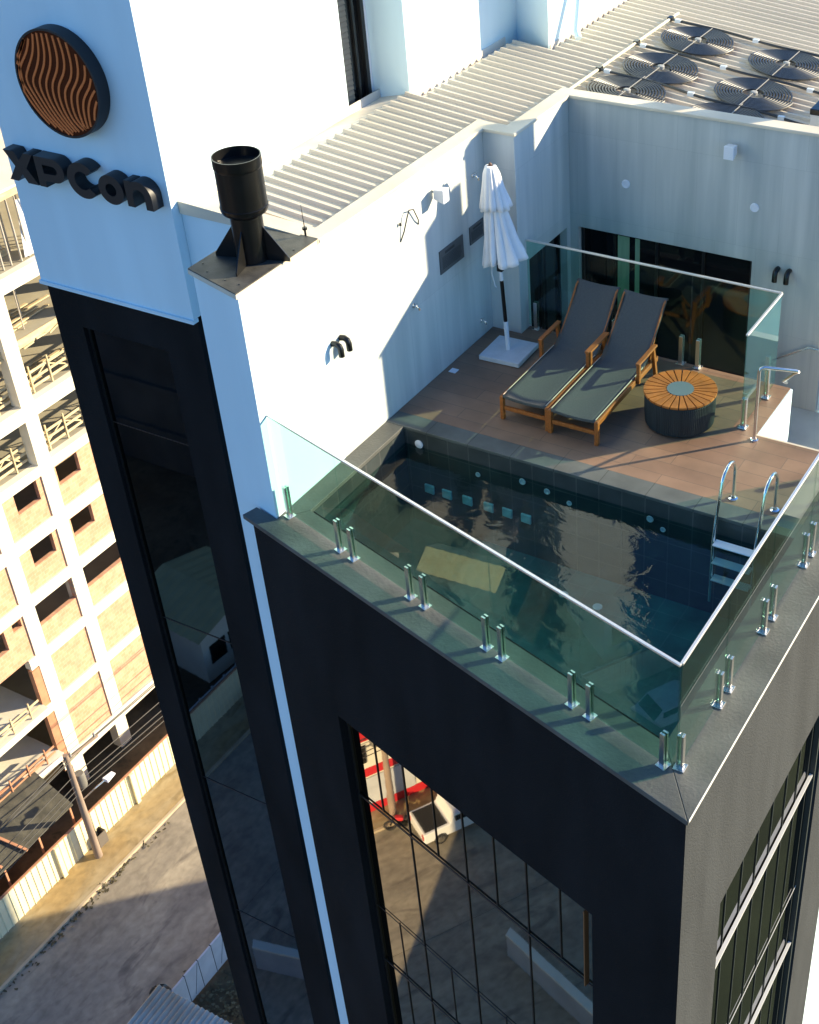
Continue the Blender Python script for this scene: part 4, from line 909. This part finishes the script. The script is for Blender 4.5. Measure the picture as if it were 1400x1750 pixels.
# white panel fence and corrugated shed in the lower left
t = thing('panel_fence', 'grey white panel fence beside the corrugated shed', 'fence', (-20.62, 3.1, G))
for k in range(9): MB().box(-.04, .04, k * .82 + .012, k * .82 + .80, .05, 1.75 + .02 * (k % 2)).build('panel', FENCEW, t)
m = MB()
for k in range(10): m.box(-.05, .05, k * .82 - .012, k * .82 + .010, 0, 1.8)
m.build('batten', mat('fence batten', (.10, .12, .14), .6), t)
for k in (1, 3, 5, 7): MB().bar((.047, k * .82 + .3, .2), (.047, k * .82 + .75, 1.7), .012, .014).build('brace', mat('brace', (.12, .15, .18), .6), t)
t = thing('tin_shed', 'small shed with grey corrugated tin roof at the lower left corner', 'shed', (0, 0, 0))
m = MB(); x = -20.5; prev = None
k = 0
while x < -15.5:
    h = .05 * math.sin(k * math.pi / 2.0)
    v = (m.bm.verts.new((x, -2.2, -37.35 + h)), m.bm.verts.new((x, 2.62, -37.0 + h)))
    if prev: m.bm.faces.new((prev[0], v[0], v[1], prev[1]))
    prev = v; x += .06; k += 1
m.build('roof', mat('tin roof', (.42, .43, .40), .5, col2=(.36, .27, .18), scale=(.6, .6, .6), detail=8), t)
MB().box(-20.3, -15.8, -2.0, 2.4, G, -37.45).build('wall', CREAMW, t)
t = thing('rubble_heap', 'dark tarpaulin covered heap between the street and the tin shed', 'heap', (-20.75, 2.75, G))
m = MB(); rnd = random.Random(4)
N = 22; rings = []
for i, (r_, z) in enumerate(((.75, 0), (.7, .7), (.6, 1.5), (.45, 2.1), (.2, 2.35), (.02, 2.4))):
    rings.append([m.bm.verts.new((r_ * math.cos(a) * rnd.uniform(.85, 1.15), r_ * .8 * math.sin(a) * rnd.uniform(.85, 1.15), z + rnd.uniform(-.08, .08))) for a in [2 * math.pi * q / N for q in range(N)]])
for A_, B_ in zip(rings, rings[1:]):
    for q in range(N): m.bm.faces.new((A_[q], A_[(q + 1) % N], B_[(q + 1) % N], B_[q]))
m.build('cover', BLACK, t)
# scrub and dirt in the yard, kerb weeds: leaf clumps
def scrub(name, label, cx_, cy_, rx, ry, n, h, seed):
    rnd = random.Random(seed); m = MB()
    for _ in range(n):
        x, y = cx_ + rnd.gauss(0, rx), cy_ + rnd.gauss(0, ry); z = G + rnd.uniform(0, h); a = rnd.uniform(0, 6.28); l = rnd.uniform(.08, .22)
        d = Vector((math.cos(a), math.sin(a), rnd.uniform(-.2, .8))) * l; s_ = Vector((-math.sin(a), math.cos(a), 0)) * l * .3; p_ = Vector((x, y, z))
        m.quad(p_ - s_, p_ + d * .5 - s_ * 1.2, p_ + d, p_ + d * .5 + s_ * 1.2)
    o = m.build(name, LEAF); o['kind'] = 'stuff'; o['label'] = label; o['category'] = 'weeds'
scrub('yard_weeds', 'low dry weeds in the bare yard beside the panel fence', -18.8, 4.6, .9, 1.2, 700, .25, 2)
scrub('kerb_weeds', 'dry weeds and litter lying in the gutter by the kerb', -27.85, 6.0, .10, 2.5, 160, .05, 3)

# ================================================================== THINGS SEEN IN THE WINDOW REFLECTIONS (south of our building)
t = thing('red_white_building', 'low white building with red bands mirrored in the front window', 'building', (-33, -23.5, G))
MB().box(-3.6, 3.8, 2.3, 7.6, .65, 5.0).build('wall', CREAMW, t)
MB().box(-3.62, 3.83, 2.27, 7.63, 0, .64).build('red_plinth', REDP, t)
MB().box(-3.62, 3.84, 2.27, 7.63, 2.5, 3.0).build('red_band', REDP, t)
m = MB(); m.box(3.7, 3.95, 2.2, 7.7, 4.85, 5.8); m.box(-3.7, -3.45, 2.2, 7.7, 4.85, 5.8); m.box(-3.44, 3.69, 2.2, 2.4, 4.85, 5.8); m.box(-3.44, 3.69, 7.5, 7.7, 4.85, 5.8); m.build('red_parapet', REDP, t)
MB().box(-3.44, 3.69, 2.41, 7.49, 5.002, 5.1).build('roof', CONCS, t)
for k in range(2):
    w_ = MB().box(3.835, 3.86, 2.9 + 2.5 * k, 4.5 + 2.5 * k, 3.4, 4.5).build('window', DARKROOM, t)
    for q in (.4, .8, 1.2): MB().box(3.862, 3.885, 2.87 + 2.5 * k + q, 2.93 + 2.5 * k + q, 3.4, 4.5).build('frame', CREAMW, w_)
m = MB(); m.box(3.842, 3.87, 3.2, 5.6, .7, 2.4); m.build('shutter_door', FENCEW, t)
t = thing('pickup', 'white pickup with dark open bed parked at the kerb, mirrored in the window', 'pickup truck', (-26.75, -21.3, G), 0)
prof = [(-2.1, .35), (2.0, .35), (2.1, .6), (2.05, .85), (1.0, .98), (.45, 1.45), (-.55, 1.5), (-.75, 1.0), (-2.1, .98)]
m = MB(); A_ = [m.bm.verts.new((-.82, -p_[0], p_[1])) for p_ in prof]; B_ = [m.bm.verts.new((.82, -p_[0], p_[1])) for p_ in prof]
m.bm.faces.new(A_); m.bm.faces.new(B_[::-1])
for k in range(len(prof)): m.bm.faces.new((A_[k], A_[(k + 1) % len(prof)], B_[(k + 1) % len(prof)], B_[k]))
m.build('body', CARW, t, bevel=.05)
MB().box(-.70, .70, .86, 2.0, .985, 1.01).build('bed_liner', TYRE, t)
m = MB(); m.hexa([(-.74, -.94, 1.02), (.74, -.94, 1.02), (.70, -.5, 1.44), (-.70, -.5, 1.44)], [(-.74, -.97, 1.03), (.74, -.97, 1.03), (.70, -.53, 1.46), (-.70, -.53, 1.46)]); m.build('windscreen', CARGL, t)
for s_ in (-1, 1):
    MB().box(.822 * s_ - .005, .822 * s_ + .005, -.45, .5, 1.05, 1.4).build('side_window', CARGL, t)
    MB().box(.7 * s_ - .09, .7 * s_ + .09, 2.1, 2.13, .6, .9).build('tail_lamp', TAIL, t)
    for yy in (-1.35, 1.3):
        wh = MB().lathe([(.20, -.1), (.31, -.1), (.33, -.07), (.33, .07), (.31, .1), (.20, .1)], 24).build('wheel', TYRE, t); wh.location = (.76 * s_, yy, .33); wh.rotation_euler = (0, math.pi / 2, 0)
        MB().lathe([(.19, -.09), (.19, .105), (.05, .11)], 16).build('rim', STEEL, wh)
t = thing('motorbike', 'small dark red motorbike parked by the mirrored utility pole', 'motorbike', (-27.6, -18.9, G), .4)
for yy in (-.62, .62):
    wh = MB().tube([(0, yy + .27 * math.cos(a), .3 + .27 * math.sin(a)) for a in [2 * math.pi * k / 18 for k in range(18)]], .05, 6, closed=True).build('wheel', TYRE, t)
m = MB(); m.bar((0, -.6, .3), (0, -.1, .55), .1, .12); m.bar((0, .6, .3), (0, .42, .95), .07, .07); m.bar((0, -.2, .35), (0, .25, .45), .22, .3); m.build('frame', BLACK, t)
MB().bar((0, -.02, .72), (0, .36, .78), .24, .2).build('tank', REDP, t, bevel=.05); MB().bar((0, -.65, .72), (0, -.05, .72), .22, .1).build('seat', TYRE, t, bevel=.03)
MB().tube([(-.32, .36, 1.02), (0, .44, .98), (.32, .36, 1.02)], .02, 6).build('handlebar', STEEL, t)
t = thing('yard_wall', 'low white rendered wall mirrored at the foot of the front window', 'wall', (0, 0, G))
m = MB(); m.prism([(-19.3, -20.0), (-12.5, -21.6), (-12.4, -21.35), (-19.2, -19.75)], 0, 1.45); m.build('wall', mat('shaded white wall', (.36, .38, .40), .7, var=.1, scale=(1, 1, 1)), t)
m = MB(); m.prism([(-19.36, -20.03), (-12.45, -21.66), (-12.34, -21.29), (-19.14, -19.69)], 1.452, 1.54); m.build('cap', CREAMW, t)
def house(label, x, y, wx, wy, h, rm, ry=1.3, rz=0, wm=None):
    wm = wm or CREAMW
    t = thing('house', label, 'house', (x, y, G), rz)
    MB().box(-wx / 2, wx / 2, -wy / 2, wy / 2, 0, h).build('wall', wm, t)
    m = MB(); e = .5
    n = int(wx / .25)
    for sgn in (-1, 1):
        pts = []
        for k in range(n + 1):
            xx = -wx / 2 - e + (wx + 2 * e) * k / n; hh = .05 if k % 2 else 0
            v = (m.bm.verts.new((xx, 0, h + ry + hh)), m.bm.verts.new((xx, sgn * (wy / 2 + e), h - .1 + hh))); pts.append(v)
        for a, b_ in zip(pts, pts[1:]): m.bm.faces.new((a[0], b_[0], b_[1], a[1]))
    m.build('roof', rm, t)
    for sx in (-1, 1):
        g_ = MB(); g_.prism([(0, 0), (.12, 0), (.12, .12), (0, .12)], 0, .01); g_.bm.clear()
        g_.hexa([(sx * wx / 2, -wy / 2, h + .002), (sx * wx / 2, wy / 2, h + .002), (sx * wx / 2, .06, h + ry - .06), (sx * wx / 2, -.06, h + ry - .06)], [(sx * (wx / 2 - .15), -wy / 2, h + .002), (sx * (wx / 2 - .15), wy / 2, h + .002), (sx * (wx / 2 - .15), .06, h + ry - .06), (sx * (wx / 2 - .15), -.06, h + ry - .06)])
        g_.build('gable', wm, t)
    for k in range(3):
        MB().box(wx / 2 + .002, wx / 2 + .03, -wy * .35 + k * wy * .27, -wy * .35 + k * wy * .27 + 1.1, 1.0, 2.2).build('window', DARKROOM, t)
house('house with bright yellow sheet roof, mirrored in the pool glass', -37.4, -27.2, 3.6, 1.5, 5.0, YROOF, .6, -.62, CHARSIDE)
house('house with orange clay roof, mirrored at the left end of the pool glass', -42.3, -23.0, 4.6, 2.4, 5.0, OROOF, .9, -.25)
house('house with clay roof far down the street', -38, -56, 9, 11, 4.5, OROOF, 1.6, 0)
house('house with yellow canopy roof mirrored in the tower window', -34.2, -35, 4.6, 5.0, 3.4, YROOF, .7, .1)
house('white house with clay roof behind the yellow house', -58, -40, 9, 9, 4.5, OROOF, 1.6, .3)
t = thing('mesh_fence', 'white painted bar fence mirrored in the tower window', 'fence', (-30.4, -30, G))
for z in (.25, .95, 1.65): MB().box(-.03, .03, -7.5, 4, z, z + .06).build('rail', FENCEW, t)
for k in range(13): MB().box(-.05, .05, -7.5 + .95 * k, -7.42 + .95 * k, 0, 1.8).build('post', FENCEW, t)
d_ = thing('parked_car', 'white hatchback parked on the street, mirrored low in the tower window', 'car', (-27.2, -32.6, G))
prof = [(-1.9, .3), (1.9, .3), (1.95, .7), (1.0, .9), (.4, 1.4), (-1.2, 1.42), (-1.85, .95)]
m = MB(); A_ = [m.bm.verts.new((-.8, p_[0], p_[1])) for p_ in prof]; B_ = [m.bm.verts.new((.8, p_[0], p_[1])) for p_ in prof]
m.bm.faces.new(A_); m.bm.faces.new(B_[::-1])
for k in range(len(prof)): m.bm.faces.new((A_[k], A_[(k + 1) % len(prof)], B_[(k + 1) % len(prof)], B_[k]))
m.build('body', CARW, d_, bevel=.05)
m = MB(); m.hexa([(-.7, .98, .93), (.7, .98, .93), (.66, .45, 1.37), (-.66, .45, 1.37)], [(-.7, 1.0, .95), (.7, 1.0, .95), (.66, .47, 1.39), (-.66, .47, 1.39)]); m.build('windscreen', CARGL, d_)
for s_ in (-1, 1):
    MB().box(.802 * s_ - .005, .802 * s_ + .005, -1.2, .5, .95, 1.32).build('side_window', CARGL, d_)
    for yy in (-1.25, 1.25):
        wh = MB().lathe([(.2, -.1), (.3, -.1), (.31, 0), (.3, .1), (.2, .1)], 20).build('wheel', TYRE, d_); wh.location = (.74 * s_, yy, .31); wh.rotation_euler = (0, math.pi / 2, 0)

t = thing('netted_building', 'dark scaffolded building with teal safety net mirrored in the tower window', 'building', (-50, -55, G))
NETM = mat('teal safety net', (.02, .085, .09), .9, var=.35, scale=(2, 2, 2)); DCON = mat('dark concrete', (.05, .048, .044), .9, var=.3, scale=(.5, .5, .5))
MB().box(-10, 9, -9, 8.5, 0, 38).build('wall', DCON, t)
for k in range(11): MB().box(-10.2, 9.25, -9.2, 8.75, 3.3 * k + 2.9, 3.3 * k + 3.2).build('floor_slab', DCON, t)
MB().hexa([(9.3, -9, 20), (9.3, 6, 16), (9.3, 6, 23), (9.3, -9, 30)], [(9.4, -9, 20), (9.4, 6, 16), (9.4, 6, 23), (9.4, -9, 30)]).build('safety_net', NETM, t)
MB().hexa([(-9, 8.8, 18), (8, 8.8, 16), (8, 8.8, 22), (-9, 8.8, 28)], [(-9, 8.9, 18), (8, 8.9, 16), (8, 8.9, 22), (-9, 8.9, 28)]).build('safety_net', NETM, t)
for k in range(14): MB().bar((9.6, -8 + 1.2 * k, 0), (9.6, -8 + 1.2 * k, 37), .08, .08).build('scaffold_pole', PROPM, t)
for k in range(6): MB().bar((9.6, -9, 6 * k + 5), (9.6, 9, 6 * k + 5), .08, .08).build('scaffold_pole', TIMBER, t)

# unseen block behind our building, sized to throw the broad shade over the street
t = thing('neighbour_block', 'unseen pale block behind our building, sized for its street shade', 'building', (8, 33, G))
MB().box(-4, 4, -3.3, 3.4, 0, 26).build('wall', CREAMW, t)
for k in range(8):
    for q in range(3): MB().box(-4.03, -4.002, -2.6 + 2 * q, -1.6 + 2 * q, 1 + 3.1 * k, 2.4 + 3.1 * k).build('window', DARKROOM, t)
MB().box(-4.2, 4.2, -3.5, 3.6, 26.002, 26.3).build('roof', CONCW, t)
